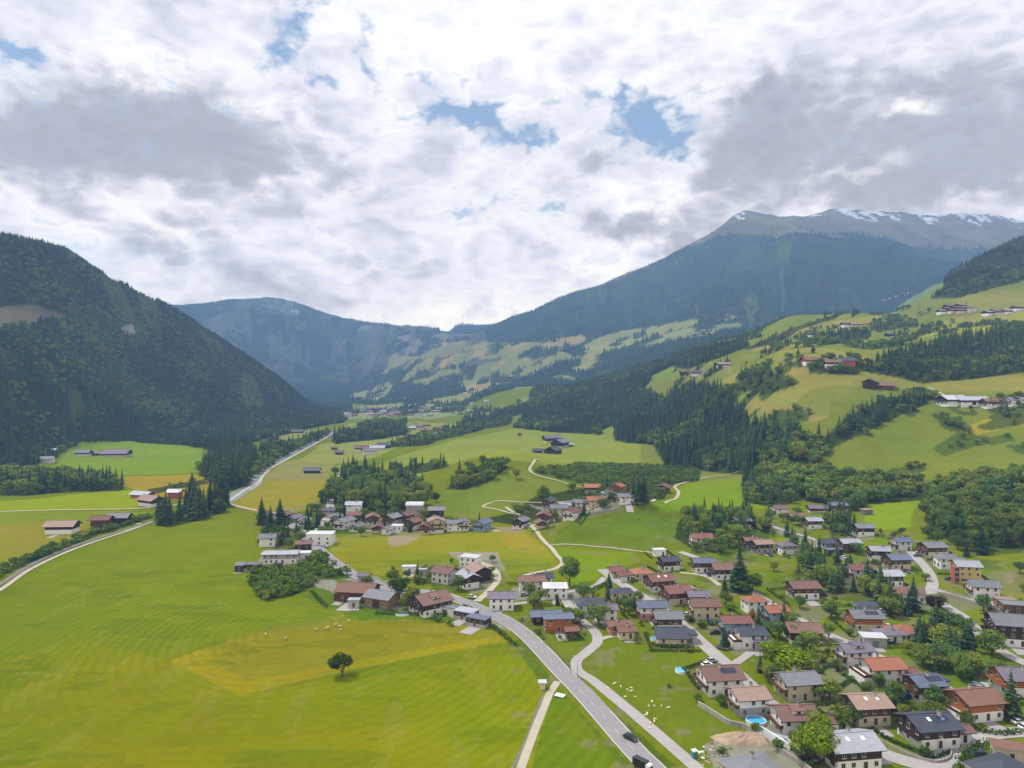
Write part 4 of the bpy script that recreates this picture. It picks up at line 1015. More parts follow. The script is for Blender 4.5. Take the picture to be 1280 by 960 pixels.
    if 'dormer' in extra:
        b = MB(); x = -1.6; y0 = -W*.34; zb = H + rise + y0*tp
        b.box(x, x+3.2, y0, y0+2.6, zb-.3, zb+1.25, 0); b.face([(x-.3, y0-.4, zb+1.2), (x+3.5, y0-.4, zb+1.2), (x+3.5, y0+3.2, zb+1.75), (x-.3, y0+3.2, zb+1.75)], 1)
        b.face([(x-.3, y0+3.2, zb+1.6), (x+3.5, y0+3.2, zb+1.6), (x+3.5, y0-.4, zb+1.05), (x-.3, y0-.4, zb+1.05)], 1)
        dm = obj('dormer', b.mesh('dormer', [lw, rf]), ro); place_on(WIN, 'window', dm, x+1.6, y0-.06, zb+.45, 3)
    if 'tower' in extra:
        b = MB(); b.box(-L/2-2.4, -L/2-.1, -W/2-1.0, -W/2+2.6, -sink, H-.4, 0); tw = obj('stair_tower', b.mesh('stair_tower', M['wall_red']), e)
        for f in range(st): place_on(WINB, 'window', tw, -L/2-1.2, -W/2-1.06, FL*f+1.3, 3)
    return e

H = house
# --- corner of the village at the lower edge of the photo
H(942,976,15,13,1,'grey','cream','cream',12,'hip','wide grey hipped roof beside the gravel mound', pitch=20)
H(1060,952,15,12,2,'light','white','darkwood',8,'gable','pale grey metal-roofed chalet with dark wood upper floor by the lower street', extra='skylight')
H(992,914,12,11,2,'brown','white','white',4,'gable','white house under a brown roof inside the street bend', extra='dormer')
H(1026,914,6,5,1,'brown','cream','cream',4,'gable','low brown-roofed garage on the paved yard behind the white house','garage')
H(1082,899,12,11,2,'tan','cream','wood',6,'gable','chalet with half brown, half silvery roof above the hedge row', extra='skylight')
H(1160,926,14,12,2,'dark','white','darkwood',8,'gable','slate-roofed chalet on a trim lawn at the street fork', extra='skylight solar')
H(1200,926,5,4.5,1,'brown','white','white',8,'gable','small brown-roofed shed beside the slate-roofed chalet','shed')
H(1217,893,14,12,2,'rust','white','orangewood',10,'gable','rust-red roofed chalet with a big wooden terrace', extra='terrace')
H(1154,872,10,10,2,'blue','white','wood',8,'gable','compact blue-grey roofed chalet below the upper lane', balcony=True, extra='solar')
H(1172,862,6,5.5,1,'dark','grey','grey',8,'flat','flat dark carport between blue-grey and rust-red chalets','garage')
H(1256,978,16,14,1,'dark','cream','cream',20,'hip','dark hipped roof with two skylights in the photo corner', extra='nochim')
H(1263,950,10,4,1,'rust','cream','cream',-20,'shed','narrow roof of striped red tiles behind the dark hipped roof','shed')
H(1271,864,14,12,2,'purple','white','orangewood',-6,'gable','orange wood chalet with a greyish-purple roof at the photo edge')
H(1101,850,13,11,2,'orange','white','white',6,'gable','white chalet with a bright orange tile roof by the lane', extra='terrace')
H(1133,852,6,6,1,'red','white','white',6,'gable','low red-roofed garage joined behind the orange-tiled chalet','garage')
H(1067,829,12,9,2,'purple','white','white',10,'gable','white gabled house with slate roof above the hedged gardens', extra='dormer')
H(996,869,13,11,2,'grey','cream','cream',8,'gable','cream house with plain grey roof beside the bright yellow-green tree')
H(1008,838,5,3.5,1,'light','grey','grey',6,'shed','small pale-roofed garden shed beside a lawn','shed')
H(899,862,14,13,2,'brown','white','white',8,'gable','big white house with chocolate-brown roof at the pasture corner', extra='solar')
H(935,889,11,10,2,'tan','grey','white',8,'gable','grey house with tan roof beside the blue pool')
H(1003,800,14,12,1,'brown','white','darkwood',-4,'gable','long low chalet under a wide brown roof on the middle lane', extra='tall')
H(968,778,10,9,2,'orange','blue','blue',10,'gable','sky-blue house with red-orange roof beside a tall spruce')
H(1003,746,14,11,2,'brown','white','wood',4,'gable','brown chalet half hidden by the garden trees', over=1.3)
H(1080,785,13,11,2,'grey','cream','orangewood',-2,'gable','modern house with grey roof and solar rows among dense trees', extra='solar')
H(1082,766,11,5,1,'dark','grey','grey',-2,'shed','dark shed-roofed block behind the modern grey house','outbuilding')
H(1091,806,10,7,1,'white','grey','grey',-8,'flat','flat-roofed grey garage with a planted top by the lane','garage')
H(1128,797,13,11,1,'orange','white','white',2,'hip','bungalow under a bright orange hipped roof', extra='nochim')
H(1112,800,12,8,1,'purple','white','white',2,'hip','grey-roofed wing attached in front of the orange bungalow','outbuilding')
H(1168,792,4,3,1,'brown','cream','cream',20,'gable','tiny brown-roofed playhouse in the clearing','shed')
H(1264,802,17,15,3,'grey','white','darkwood',-14,'gable','large three-storey guesthouse with dark balconies on the upper lane', name='guesthouse')
H(1268,764,12,8,1,'grey','wood','wood',-15,'flat','long low wooden shed with grey top above the guesthouse','outbuilding')
H(1256,758,9,6,1,'tan','orangewood','orangewood',-15,'flat','stack-like building with an orange front beside the upper street','outbuilding')
H(1228,745,13,11,2,'grey','white','white',-12,'gable','white house with dark window boxes under a grey roof', balcony=True)
H(1207,726,12,11,3,'light','yellow','yellow',-10,'gable','yellow apartment house with a red stair tower', balcony=False, extra='tower')
H(1185,709,13,10,2,'grey','white','white',-8,'hip','white house under a hipped grey roof above the red tower')
H(1165,694,13,11,2,'grey','cream','wood',6,'gable','brown wood chalet with a steel-grey roof at the upper wood edge')
H(1136,751,13,11,1,'rust','white','white',-6,'hip','white bungalow with a brownish-red hip roof at the junction', extra='tall')
H(1110,731,12,10,2,'light','white','darkwood',4,'gable','dark wood chalet with a silvery roof beside the street trees')
H(1074,723,13,10,2,'red','white','white',6,'gable','white chalet with a crimson roof above the dense trees')
H(1121,710,12,10,2,'blue','cream','wood',4,'gable','cream chalet with blue-grey roof next to the upper street')
H(1098,699,11,9,2,'light','white','darkwood',-6,'gable','white chalet with pale roof and dark balcony on the slope')
H(1126,687,10,9,2,'blue','white','white',10,'gable','narrow white house with blue roof at the wood edge')
H(1061,689,12,9,2,'light','wood','wood',4,'gable','reddish wood chalet under a light grey roof')
H(1036,684,12,9,1,'dark','grey','grey',12,'gable','low dark blue roof by the gravel yard', extra='nochim')
H(1042,694,12,4,1,'blue','darkwood','darkwood',14,'flat','long blue-topped carport in front of the reddish chalet','garage')
H(1079,669,12,10,2,'grey','white','darkwood',0,'gable','white and dark chalet below the bright wood clearing')
H(1016,660,11,9,2,'light','white','wood',4,'gable','pale-roofed white chalet beside the tall village spruces')
H(975,644,11,10,2,'brown','white','white',6,'gable','white house with brown roof at the end of the side lane')
H(994,650,12,9,1,'brown','darkwood','darkwood',8,'gable','dark low building with brown roof along the side lane', name='outbuilding')
H(1022,640,16,10,1,'purple','cream','wood',-4,'gable','long purple-grey roofed stable under the wood','stable')
H(1046,640,14,10,2,'blue','cream','wood',-4,'gable','blue-roofed farmhouse at the foot of the wood', name='farmhouse')
H(1083,643,8,6,1,'tan','stone','stone',10,'flat','bare foundation slab beside the bright clearing', name='foundation', cat='foundation')
H(983,692,11,9,2,'purple','white','grey',8,'hip','white house with a purple roof and a concrete terrace')
H(952,690,12,9,2,'tan','grey','darkwood',10,'gable','tan-roofed house screened by garden trees')
H(938,686,9,8,2,'brown','grey','wood',4,'gable','small brown house behind the grey garage ramp')
H(876,682,14,11,2,'red','white','white',4,'gable','white house with a deep red roof above the garden trees')
H(927,660,12,9,2,'grey','cream','darkwood',4,'gable','grey roof nearly swallowed by leafy trees')
H(879,714,13,9,2,'blue','white','wood',2,'gable','long blue-grey roofed farmhouse at the orchard', name='farmhouse')
H(906,722,15,12,2,'brown','white','darkwood',2,'gable','broad brown-roofed farmhouse joined to the orchard house', name='farmhouse')
H(836,712,11,9,2,'dark','white','darkwood',14,'gable','dark slate-roofed white house above the red roofs')
H(824,694,8,6,1,'white','white','white',8,'flat','small flat white building at the meadow path', name='outbuilding')
H(771,720,8,8,1,'red','cream','cream',8,'gable','small red roof at the head of the village street')
H(779,726,7,6,1,'red','white','white',20,'gable','tiny red annex beside the street head', name='outbuilding')
H(801,722,11,10,1,'orange','cream','cream',10,'hip','orange hipped bungalow behind the street')
H(824,737,13,11,2,'red','white','wood',14,'gable','red-roofed house second along the village street', extra='skylight')
H(845,752,13,12,2,'red','cream','wood',14,'gable','larger red-roofed house with gable to the village street')
H(861,750,6,6,2,'tan','cream','cream',10,'flat','cream cube annex beside the larger red-roofed house', name='outbuilding')
H(880,770,13,11,2,'brown','cream','cream',0,'gable','big brown-roofed house with a cream wall at the street')
H(872,758,10,8,2,'purple','white','darkwood',0,'gable','brownish gable wing behind the cream-walled house', name='outbuilding')
H(943,764,11,9,2,'orange','white','white',8,'hip','white villa with an orange-red roof on the middle lane')
H(918,792,13,9,2,'red','blue','blue',4,'gable','pale blue house with a brick-red roof')
H(938,807,11,10,2,'dark','white','white',2,'gable','white house with stepped balconies under a dark roof', extra='terrace')
H(952,812,7,5,1,'grey','grey','grey',2,'flat','flat grey garage beside the stepped-balcony house','garage')
H(838,803,13,11,1,'dark','cream','cream',-2,'gable','dark-roofed bungalow with a small pool terrace', pitch=26)
H(860,802,7,7,1,'dark','grey','grey',-2,'flat','flat dark carport beside the pool bungalow','garage')
H(834,786,12,10,2,'grey','white','wood',2,'gable','grey-roofed house next to the dark bungalow')
H(814,772,14,9,2,'blue','pink','white',4,'gable','rosy house with a slate-blue roof by the small meadow')
H(774,790,11,7,1,'rust','pink','pink',8,'gable','rosy bungalow with brick-red roof beside the farm road bend')
H(782,797,7,6,1,'rust','cream','cream',8,'gable','lower brick-red wing of the rosy bungalow', name='outbuilding')
H(738,768,15,11,2,'dark','white','white',4,'hip','white two-storey villa with a dark hipped roof')
H(757,776,10,7,2,'purple','white','white',6,'gable','white wing with greyish roof stepping down from the villa', name='outbuilding', balcony=False)
H(776,747,12,8,1,'dark','cream','cream',6,'hip','dark-roofed bungalow with cream walls at the small meadow', extra='nochim')
H(694,746,13,11,2,'white','white','white',0,'hip','bright white block with a white hipped roof', pitch=8, extra='nochim')
H(664,738,14,9,2,'brown','white','white',4,'gable','long white house with brown roof beside the white block', balcony=False)
H(681,734,8,7,2,'dark','white','white',4,'gable','dark-roofed end of the long white house', name='outbuilding', balcony=False)
H(682,777,14,9,1,'blue','darkwood','darkwood',6,'gable','blue-grey roofed barn of dark wood','barn', pitch=15)
H(697,787,13,8,2,'blue','orangewood','orangewood',6,'gable','orange wooden house with a sheet-blue roof', balcony=False, pitch=14)
H(714,797,5,4.5,1,'red','wood','wood',10,'gable','little red-roofed hut on the lawn','shed')
H(627,760,13,10,2,'purple','white','white',0,'gable','white house with dusky roof across the main road', balcony=False)
H(538,764,17,16,2,'brown','white','darkwood',38,'gable','large brown-roofed inn with dark balconies beside the big field', name='guesthouse', extra='dormer')
H(478,757,15,12,1,'grey','stone','palewood',-24,'gable','grey-roofed barn of pale boards at the field corner','barn', extra='tall')
H(448,748,20,15,1,'rust','wood','wood',-10,'gable','rust-red roofed barn of reddish boards','barn', extra='tall')
H(428,750,8,5,1,'rust','wood','wood',-10,'shed','open lean-to under rust-red roof beside the barn','shed')
H(443,759,6,4,1,'light','grey','grey',0,'flat','small pale shed in front of the barns','shed')
H(455,727,6,5,1,'purple','grey','grey',-10,'gable','small purple-grey outhouse behind the barns','shed')
H(559,768,11,4.5,1,'grey','white','white',-28,'flat','white garage row beside the main road','garage')
H(583,773,11,7,1,'light','grey','darkwood',-28,'flat','flat silvery-topped workshop by the road bend', name='workshop')
H(598,782,11,6,1,'blue','grey','darkwood',-28,'flat','second flat-topped workshop nearer the road hedge', name='workshop')
H(556,727,12,11,2,'brown','white','white',-30,'gable','white farmhouse with brown roof in the centre-field hamlet', name='farmhouse')
H(585,733,12,9,2,'light','white','darkwood',-60,'gable','white chalet with pale roof at the hamlet lane', extra='')
H(598,724,13,11,2,'tan','darkwood','darkwood',-60,'gable','dark timber barn at the heart of the hamlet','barn')
H(588,708,12,9,2,'white','white','white',-20,'flat','white flat-roofed stable on the hamlet edge','stable')
H(512,716,9,3.5,1,'white','white','white',4,'flat','long white container-like shed in the centre field','shed')
H(527,720,6,3,1,'light','grey','grey',4,'flat','low grey shed beside the white one in the centre field','shed')
# --- works and first houses beyond the big field
H(352,703,22,11,2,'light','white','grey',4,'gable','long works building with a pale metal roof', balcony=False, name='workshop', cat='works building', pitch=9)
H(380,698,9,7,1,'white','white','white',4,'flat','white flat annex next to the works building', name='outbuilding')
H(380,690,10,8,2,'brown','darkwood','darkwood',10,'gable','brown timber house behind the works building')
H(335,682,11,10,2,'grey','white','white',10,'gable','grey-roofed white house with a drive at the field edge')
H(401,680,19,12,2,'white','white','white',0,'flat','big white flat-roofed hall by the valley road', name='hall', extra='tall')
H(312,713,14,6,1,'purple','grey','darkwood',4,'flat','flat dark shed standing alone in the big field','shed')
H(300,714,5,5,1,'grey','darkwood','darkwood',4,'shed','little dark lean-to beside the lone flat shed','shed')
# --- the central village
H(519,644,15,12,3,'white','cream','grey',0,'round','building with a white curved roof above the central village', name='hall')
C = 'roofs of the central village'
for u, v, L, W, st, rf, lo, up, rot, kd, lb in (
 (473,664,16,10,1,'rust','cream','wood',0,'gable','long rust-roofed row house at the village front'),
 (490,655,13,11,2,'grey','grey','wood',0,'gable','grey-green roof in the middle of the rust roofs'),
 (466,655,12,10,2,'rust','white','wood',6,'gable','rust roof behind the long row house'),
 (508,652,11,10,2,'red','cream','wood',-4,'gable','dark red roof beside the curved-roof building lane'),
 (516,661,12,10,2,'red','white','wood',4,'gable','red roof with white gable at the brown soil patch'),
 (497,663,10,8,1,'white','white','white',0,'flat','white flat garage at the field edge'),
 (484,667,9,7,1,'grey','white','white',0,'gable','small grey roof at the field edge'),
 (545,665,13,12,3,'tan','white','cream',4,'gable','tall cream house with stacked balconies'),
 (546,650,13,11,3,'grey','white','darkwood',4,'gable','tall grey-roofed house behind the stacked balconies'),
 (532,667,9,8,2,'red','cream','wood',0,'gable','small red-brown house near the tall cream house'),
 (568,663,13,9,2,'grey','white','white',2,'gable','white house east of the stacked balconies'),
 (579,662,12,9,2,'purple','white','white',2,'gable','white purple-roofed house mid row'),
 (603,662,15,10,2,'blue','blue','blue',2,'gable','pale blue house at the end of the village row'),
 (443,643,14,11,3,'light','white','white',0,'gable','tall pale house by the wood edge'),
 (444,652,11,8,2,'red','cream','cream',0,'gable','red roof under the tall pale house'),
 (430,660,16,11,2,'grey','white','white',4,'gable','broad grey roof beside the hall'),
 (446,663,14,8,1,'grey','white','grey',2,'gable','low grey roof next to the long row house'),
 (420,655,11,9,2,'grey','white','grey',0,'gable','grey-roofed house at the valley road fork'),
 (412,646,10,8,2,'dark','cream','grey',0,'gable','dark-roofed house on the valley road'),
 (342,658,12,9,2,'grey','white','wood',10,'gable','grey roof behind the dark roadside spruces'),
 (354,652,12,9,2,'brown','white','wood',10,'gable','brown roof between the roadside spruces'),
 (368,652,12,8,1,'purple','grey','grey',10,'gable','low purple roof at the road junction'),
 (330,652,10,9,2,'dark','white','wood',0,'gable','dark roof near the yellow river meadow'),
 (381,659,9,8,2,'grey','white','white',0,'gable','small grey roof above the white hall')):
    H(u, v, L * .92, W * .95, st, rf, lo, up, rot + random.choice((0, 62, 78, 84, 96)), kd, lb, detail=1, over=1.5)
# --- village on the slope under the plantation
for u, v, L, W, st, rf, lo, up, rot, kd, lb in (
 (740,616,14,11,2,'orange','cream','wood',4,'gable','orange roof highest under the young plantation'),
 (772,615,13,11,2,'orange','orangewood','orangewood',4,'gable','orange-brown house against the young plantation'),
 (829,616,13,12,2,'red','wood','wood',4,'gable','red wooden house alone at the looping path'),
 (764,626,12,9,2,'dark','white','white',4,'gable','dark roof below the orange houses'),
 (783,629,14,9,2,'grey','white','white',4,'gable','grey roof next to the big dark spruces'),
 (744,633,13,11,2,'orange','cream','cream',4,'gable','bright orange hip in the slope village middle'),
 (727,637,12,10,2,'grey','white','white',4,'gable','grey white-walled house in the slope village'),
 (714,648,14,9,2,'red','white','white',4,'gable','red roof lowest in the slope village'),
 (698,643,12,10,2,'grey','white','cream',4,'gable','pale grey house in the slope village'),
 (680,652,12,9,2,'red','white','wood',20,'gable','pinkish roof at the slope village edge'),
 (676,658,9,7,1,'brown','cream','wood',20,'gable','brown shed roof beside the pinkish one'),
 (651,659,12,9,2,'grey','white','darkwood',4,'gable','lone dark house at the white path crossing'),
 (686,634,12,8,2,'dark','grey','wood',4,'gable','dark roof by the tall pale tree'),
 (758,621,9,7,1,'light','white','white',30,'flat','white flat garage between orange roofs'),
 (706,636,8,7,1,'light','cream','cream',4,'gable','small light roof between the grey houses')):
    H(u, v, L, W, st, rf, lo, up, rot + random.choice((0, 60, 80, -15)), kd, lb, detail=1, over=1.5)
# --- farms
for u, v, L, W, st, rf, lo, up, rot, kd, lb, nm in (
 (700,559,30,18,3,'grey','cream','darkwood',66,'gable','plateau farmhouse with a wide grey roof','farmhouse'),
 (690,553,28,16,3,'purple','cream','darkwood',20,'gable','rear purple-roofed barn of the plateau farm','barn'),
 (691,567,20,17,2,'dark','wood','darkwood',64,'gable','black timber barn in front of the plateau farm','barn'),
 (672,566,12,9,1,'dark','darkwood','darkwood',0,'gable','low dark shed beside the plateau farm drive','shed'),
 (712,558,9,7,1,'light','wood','wood',20,'gable','small outhouse at the plateau farm','shed'),
 (146,571,32,18,2,'purple','cream','purplewood',4,'gable','long purple-roofed barn on the shaded meadow','barn'),
 (104,570,18,11,2,'grey','white','wood',4,'gable','farmhouse with white base west of the purple barn','farmhouse'),
 (121,569,12,8,1,'dark','darkwood','darkwood',4,'gable','dark hut between farmhouse and purple barn','shed'),
 (189,632,22,14,2,'tan','white','darkwood',-30,'gable','dark gabled barn at the yellow field yard','barn'),
 (178,622,22,10,1,'light','red','red',-20,'gable','pale-roofed red shed behind the dark gabled barn','shed'),
 (219,622,12,9,2,'white','red','red',0,'gable','red hut with a white roof by the stream grove','shed'),
 (78,666,21,12,2,'tan','white','darkwood',4,'gable','white farmhouse with tan roof beside the railway','farmhouse'),
 (149,655,16,10,2,'grey','darkwood','darkwood',4,'gable','grey-roofed house near the railway hedge','house'),
 (127,658,14,9,2,'red','wood','wood',4,'gable','red-roofed house behind the railway hedge','house'),
 (62,566,18,12,1,'light','white','white',10,'gable','silvery shed at the foot of the shaded forest','shed'),
 (58,578,16,10,2,'grey','white','white',10,'gable','white house in the gap of the shaded tree belt','house'),
 (50,572,12,10,2,'grey','white','grey',10,'gable','grey house at the foot of the shaded forest','house'),
 (452,564,18,12,2,'brown','white','darkwood',4,'gable','white-gabled house of the valley hamlet','house'),
 (461,568,16,12,2,'grey','white','white',30,'gable','grey-roofed house of the valley hamlet','house'),
 (471,562,22,12,1,'light','white','white',4,'gable','pale stable of the valley hamlet','stable'),
 (480,560,18,12,2,'dark','darkwood','darkwood',4,'gable','dark barn at the far end of the valley hamlet','barn'),
 (390,591,16,9,1,'dark','darkwood','darkwood',4,'gable','dark hay hut on the yellow river meadow','hut'),
 (424,568,10,7,1,'dark','darkwood','darkwood',4,'gable','tiny dark hut on the pale upper meadow','hut'),
 (418,562,8,6,1,'brown','wood','wood',4,'gable','lone wooden hay hut beyond the tiny dark one','hut'),
 (372,541,22,12,1,'dark','darkwood','darkwood',4,'gable','dark barn beside the pale river','barn'),
 (1013,455,18,13,2,'red','white','red',4,'gable','red barn of the three on the pale hillside meadow','barn'),
 (1039,458,18,12,2,'brown','white','darkwood',4,'gable','middle brown house of the hillside trio','farmhouse'),
 (1057,456,18,13,2,'dark','red','red',-10,'gable','dark-roofed red house of the hillside trio','farmhouse'),
 (1088,483,18,13,2,'brown','darkwood','darkwood',55,'gable','ruined brown barn on the bare slope','barn'),
 (1106,485,18,11,1,'brown','wood','wood',-30,'gable','second weathered brown barn of the ruined farm','barn'),
 (1190,505,24,15,2,'white','white','darkwood',12,'gable','white-roofed farmhouse on the steep meadow','farmhouse'),
 (1214,506,24,13,2,'light','white','darkwood',-10,'gable','silver-roofed barn next to the white-roofed farmhouse','barn'),
 (1240,508,22,12,2,'brown','white','wood',4,'gable','brown-roofed farmhouse of the steep meadow farms','farmhouse'),
 (1269,506,18,11,2,'grey','white','white',4,'gable','white house at the end of the steep meadow farms','house'),
 (904,459,20,12,2,'tan','white','wood',4,'gable','white farm on the knoll over the forest','farmhouse'),
 (856,468,16,11,2,'brown','darkwood','darkwood',4,'gable','brown hut at the knoll edge','barn'),
 (872,469,20,12,2,'dark','white','darkwood',-20,'gable','dark barn below the knoll farm','barn'),
 (1060,408,24,12,2,'brown','white','darkwood',4,'gable','long brown farm on the upper terrace','farmhouse'),
 (1070,407,24,12,1,'tan','cream','wood',4,'gable','tan barn beside the long terrace farm','barn'),
 (1012,423,14,9,1,'light','grey','grey',4,'gable','pale hut among the terrace bushes','hut'),
 (1053,543,9,7,1,'purple','darkwood','darkwood',20,'gable','small hay hut at the steep meadow corner','hut'),
 (1039,590,6,5,1,'white','white','white',4,'shed','tiny white hut at the wood rim','hut'),
 (1112,420,12,9,1,'dark','darkwood','darkwood',4,'gable','dark hut below the upper village','hut')):
    if up == 'purplewood': up = 'darkwood'
    H(u, v, L, W, st, rf, lo, up, rot, kd, lb, name=nm, detail=1 if u > 1150 and v > 480 else 0, pitch=26, over=1.6)
# --- small far settlements
def cluster(label, group, spots, dmin=0):
    for u, v in spots:
        r = random.random
        H(u, v, random.uniform(13, 19), random.uniform(11, 14), 2, random.choice(['brown', 'grey', 'red', 'tan', 'light', 'purple']), random.choice(['white', 'white', 'cream']), random.choice(['white', 'darkwood', 'wood']), random.uniform(-20, 20), 'gable', label, group=group, detail=0)
cluster('small house of the upper terrace village under the spruce slope', 'upper terrace village', [(1178,392),(1184,389),(1190,391),(1196,388),(1202,391),(1208,388),(1214,390),(1187,386),(1200,385)])
cluster('house of the farm cluster at the photo edge below the spruces', 'terrace farms by the spruces', [(1236,394),(1243,392),(1250,393),(1258,392),(1272,388)])
cluster('house on the skyline shoulder above the terraces', 'skyline shoulder houses', [(1104,376),(1112,373),(1120,371),(1129,369),(1136,366)])
vill = [(random.uniform(424, 500), random.uniform(512, 522)) for k in range(34)] + [(random.uniform(505, 560), random.uniform(508, 522)) for k in range(10)]
cluster('tiny house of the far village on the valley floor', 'far valley village', vill)
cluster('house of the riverside hamlet behind the dark tree row', 'hamlet behind the tree row', [(448,541),(456,539),(464,541),(473,538),(482,540),(490,537)])
cluster('house in the valley trees beside the plateau meadow', 'valley tree houses', [(515,538),(525,536),(533,534),(541,545),(530,541),(519,533),(548,538)])
cluster('scattered farm on the far sunny slope', 'far slope farms', [(600,492),(612,488),(622,480),(560,455),(640,470),(655,462),(700,437),(590,505),(608,503)])
# ------------------------------------------------------------------ single trees
def T(u, v, kind, h, label, crown=None, wide=1.0, which=None, name=None, cat=None, group=None):
    return make_tree(kind, at(u, v), h, label, group, crown, wide, which, name, cat)
T(428,846,'b',8.0,'solitary round dark tree standing alone in the big field','dark_leaves',1.25,1)
T(925,738,'s',17,'very broad dark spruce on the meadow below the orchard farm',None,1.55,2)
T(941,742,'b',9,'round dusky tree beside the track east of the broad spruce','dark_leaves',1.2,3)
T(712,733,'b',15,'tall thin-leaved tree rising beside the bright white block',None,0.95,0)
T(986,852,'b',12,'bright yellow-green leafy tree between the garden lawns','bright_leaves',1.25,1)
T(969,842,'b',11,'bright yellowish tree on the lane side of the lawn tree','bright_leaves',1.1,3)
T(1002,836,'s',13,'dark conical tree behind the bright yellow-green tree',None,1.3,1)
T(1168,768,'b',8,'dark purple-leaved tree at the lane by the playhouse','purple_leaves',1.1,3)
T(940,783,'b',7,'golden-leaved tree behind the pale blue house','rust_leaves',0.9,2)
T(948,788,'s',10,'slim spruce beside the golden-leaved tree')
T(980,782,'s',12,'slim dark spruce in front of the sky-blue house',None,0.9)
T(1036,800,'b',7,'small round street tree at the middle lane',None,0.95)
T(697,757,'s',6,'small spruce at the lane fork below the white block')
T(679,632,'b',17,'tall pale tree beside the slope village',None,0.9,2)
T(650,547,'b',10,'round tree on the plateau meadow above the farm')
T(1264,900,'s',15,'dark spruce near the photo edge beside a white car',None,1.2)
T(498,752,'b',11,'dark round tree between the grey barn and the inn','dark_leaves',1.1,1)
T(511,756,'b',8,'leafy tree close to the inn wall',None,1.1)
T(645,600,'b',10,'small leafy tree halfway along the bare mound')
T(545,628,'b',9,'little dark tree on the green hollow below the wood','dark_leaves')
T(1050,912,'b',7,'bushy leafy tree on the paved yard corner',None,1.2)
for k, (u, v, h) in enumerate(((203,656,20),(211,654,14),(327,656,20),(350,662,22),(338,660,16),(384,654,15),(396,660,14))): T(u, v, 's', h, 'dark roadside spruce between big field and village houses', group='roadside spruces by the big field')
for u, v, h in ((604,628,16),(598,616,17),(586,617,13),(570,618,14),(612,622,12)): pass
for u, v, h in ((792,628,20),(798,630,22),(805,628,19),(801,622,16)): T(u, v, 's', h, 'big dark spruce in the clump beside the slope village', group='dark spruce clump by the slope village')
for u, v, h in ((519,556,15),(524,554,12),(513,558,14)): T(u, v, 's', h, 'dark spruce on the rim of the plateau meadow', group='spruces on the plateau rim')
for u, v, h in ((1022,930,9),(1002,946,8),(1016,958,10),(1030,952,9),(1012,938,7)): T(u, v, 'b', h, 'leafy garden tree in the clump by the metal-roofed chalet', crown='bright_leaves' if h > 8 else None, wide=1.15, group='garden clump by the metal-roofed chalet')
for u, v, h in ((1060,892,6),(1068,908,6),(1120,876,6),(1108,890,7),(1180,905,4),(1190,885,4),(1130,900,5)): T(u, v, 'b', h, 'small garden tree on the sloping lawns between chalets', wide=1.2, group='garden trees on the sloping lawns')
for u, v, h in ((1175,815,11),(1186,822,13),(1195,826,12),(1180,835,8),(1168,838,7),(1193,838,8),(1198,846,8),(1205,800,9),(1210,815,12),(1240,820,10),(1212,838,7)): T(u, v, 'b' if h < 12 else 's', h, 'dense garden tree around the sunken lawn below the guesthouse', wide=1.2, group='trees around the sunken lawn')

# shrubs in the gardens
gardens = [h for h in HOUSES if h[4] < 470 and h[0] > -60]
k = 0; tries = 0
taken_xy = [(h[0], h[1], h[2] * 0.72 + 1.5) for h in HOUSES]
def road_free(x, y):
    u = CU + F * x / y; z = float(z_at(x, y)); v = CV - (z - CAMZ) * F / y
    return all((v - vv) ** 2 + (u - uu) ** 2 > rr for uu, vv, rr in ROADPIX)
ROADPIX = []
for o in list(bpy.data.objects):
    if o.get('kind') == 'structure' and any(s in o.name for s in ('street', 'lane', 'main_road', 'farm_road')):
        co_ = np.empty(len(o.data.vertices) * 3, np.float32); o.data.vertices.foreach_get('co', co_); co_ = co_.reshape(-1, 3)[2::10]
        for p in co_: ROADPIX.append((CU + F * p[0] / p[1], CV - (p[2] - CAMZ) * F / p[1], (4.2 * F / p[1]) ** 2 * 0.35))
while k < 150 and tries < 4000:
    tries += 1
    h = random.choice(gardens); a = random.random() * 6.28; d = h[2] * random.uniform(0.75, 1.5)
    x, y = h[0] + d * math.cos(a), h[1] + d * math.sin(a)
    if y < 165 or any((x - p) ** 2 + (y - q) ** 2 < r * r for p, q, r in taken_xy) or not road_free(x, y): continue
    make_tree('h', (x, y, float(z_at(x, y))), random.uniform(1.2, 3.4), 'rounded garden shrub beside a village house', 'garden shrubs between the village houses', wide=random.uniform(0.9, 1.4)); k += 1

# garden trees among the houses, and drives
VILL = [[(850,690),(980,640),(1150,668),(1300,720),(1300,930),(1180,945),(1060,915),(980,880),(900,820),(860,780)], [(650,745),(760,735),(850,770),(880,800),(800,800),(740,792),(690,790)], [(330,650),(430,630),(610,655),(600,664),(400,676),(330,700)], [(640,655),(760,612),(800,625),(700,655)], [(430,725),(620,700),(640,760),(520,766),(440,756)]]
N_ = [95, 16, 26, 14, 14]
for poly, nn in zip(VILL, N_):
    k = t_ = 0; pu = [p[0] for p in poly]; pv = [p[1] for p in poly]
    while k < nn and t_ < 4000:
        t_ += 1; u, v = random.uniform(min(pu), max(pu)), random.uniform(min(pv), max(pv))
        if not in_poly(np.array([float(u)]), np.array([float(v)]), poly)[0]: continue
        q = at(u, v)
        if any((q.x - p) ** 2 + (q.y - r_) ** 2 < (rr * .8) ** 2 for p, r_, rr in taken_xy) or not road_free(q.x, q.y): continue
        sp = random.random() < .2
        make_tree('s' if sp else 'b', q, random.uniform(7, 13) if sp else random.uniform(3.5, 8.5), 'small spruce in a garden between the houses' if sp else 'garden tree between the village houses', 'garden spruces' if sp else 'garden trees of the village', wide=1.0 if sp else random.uniform(1.0, 1.35), name='garden_spruce' if sp else 'garden_tree'); k += 1
b = MB()
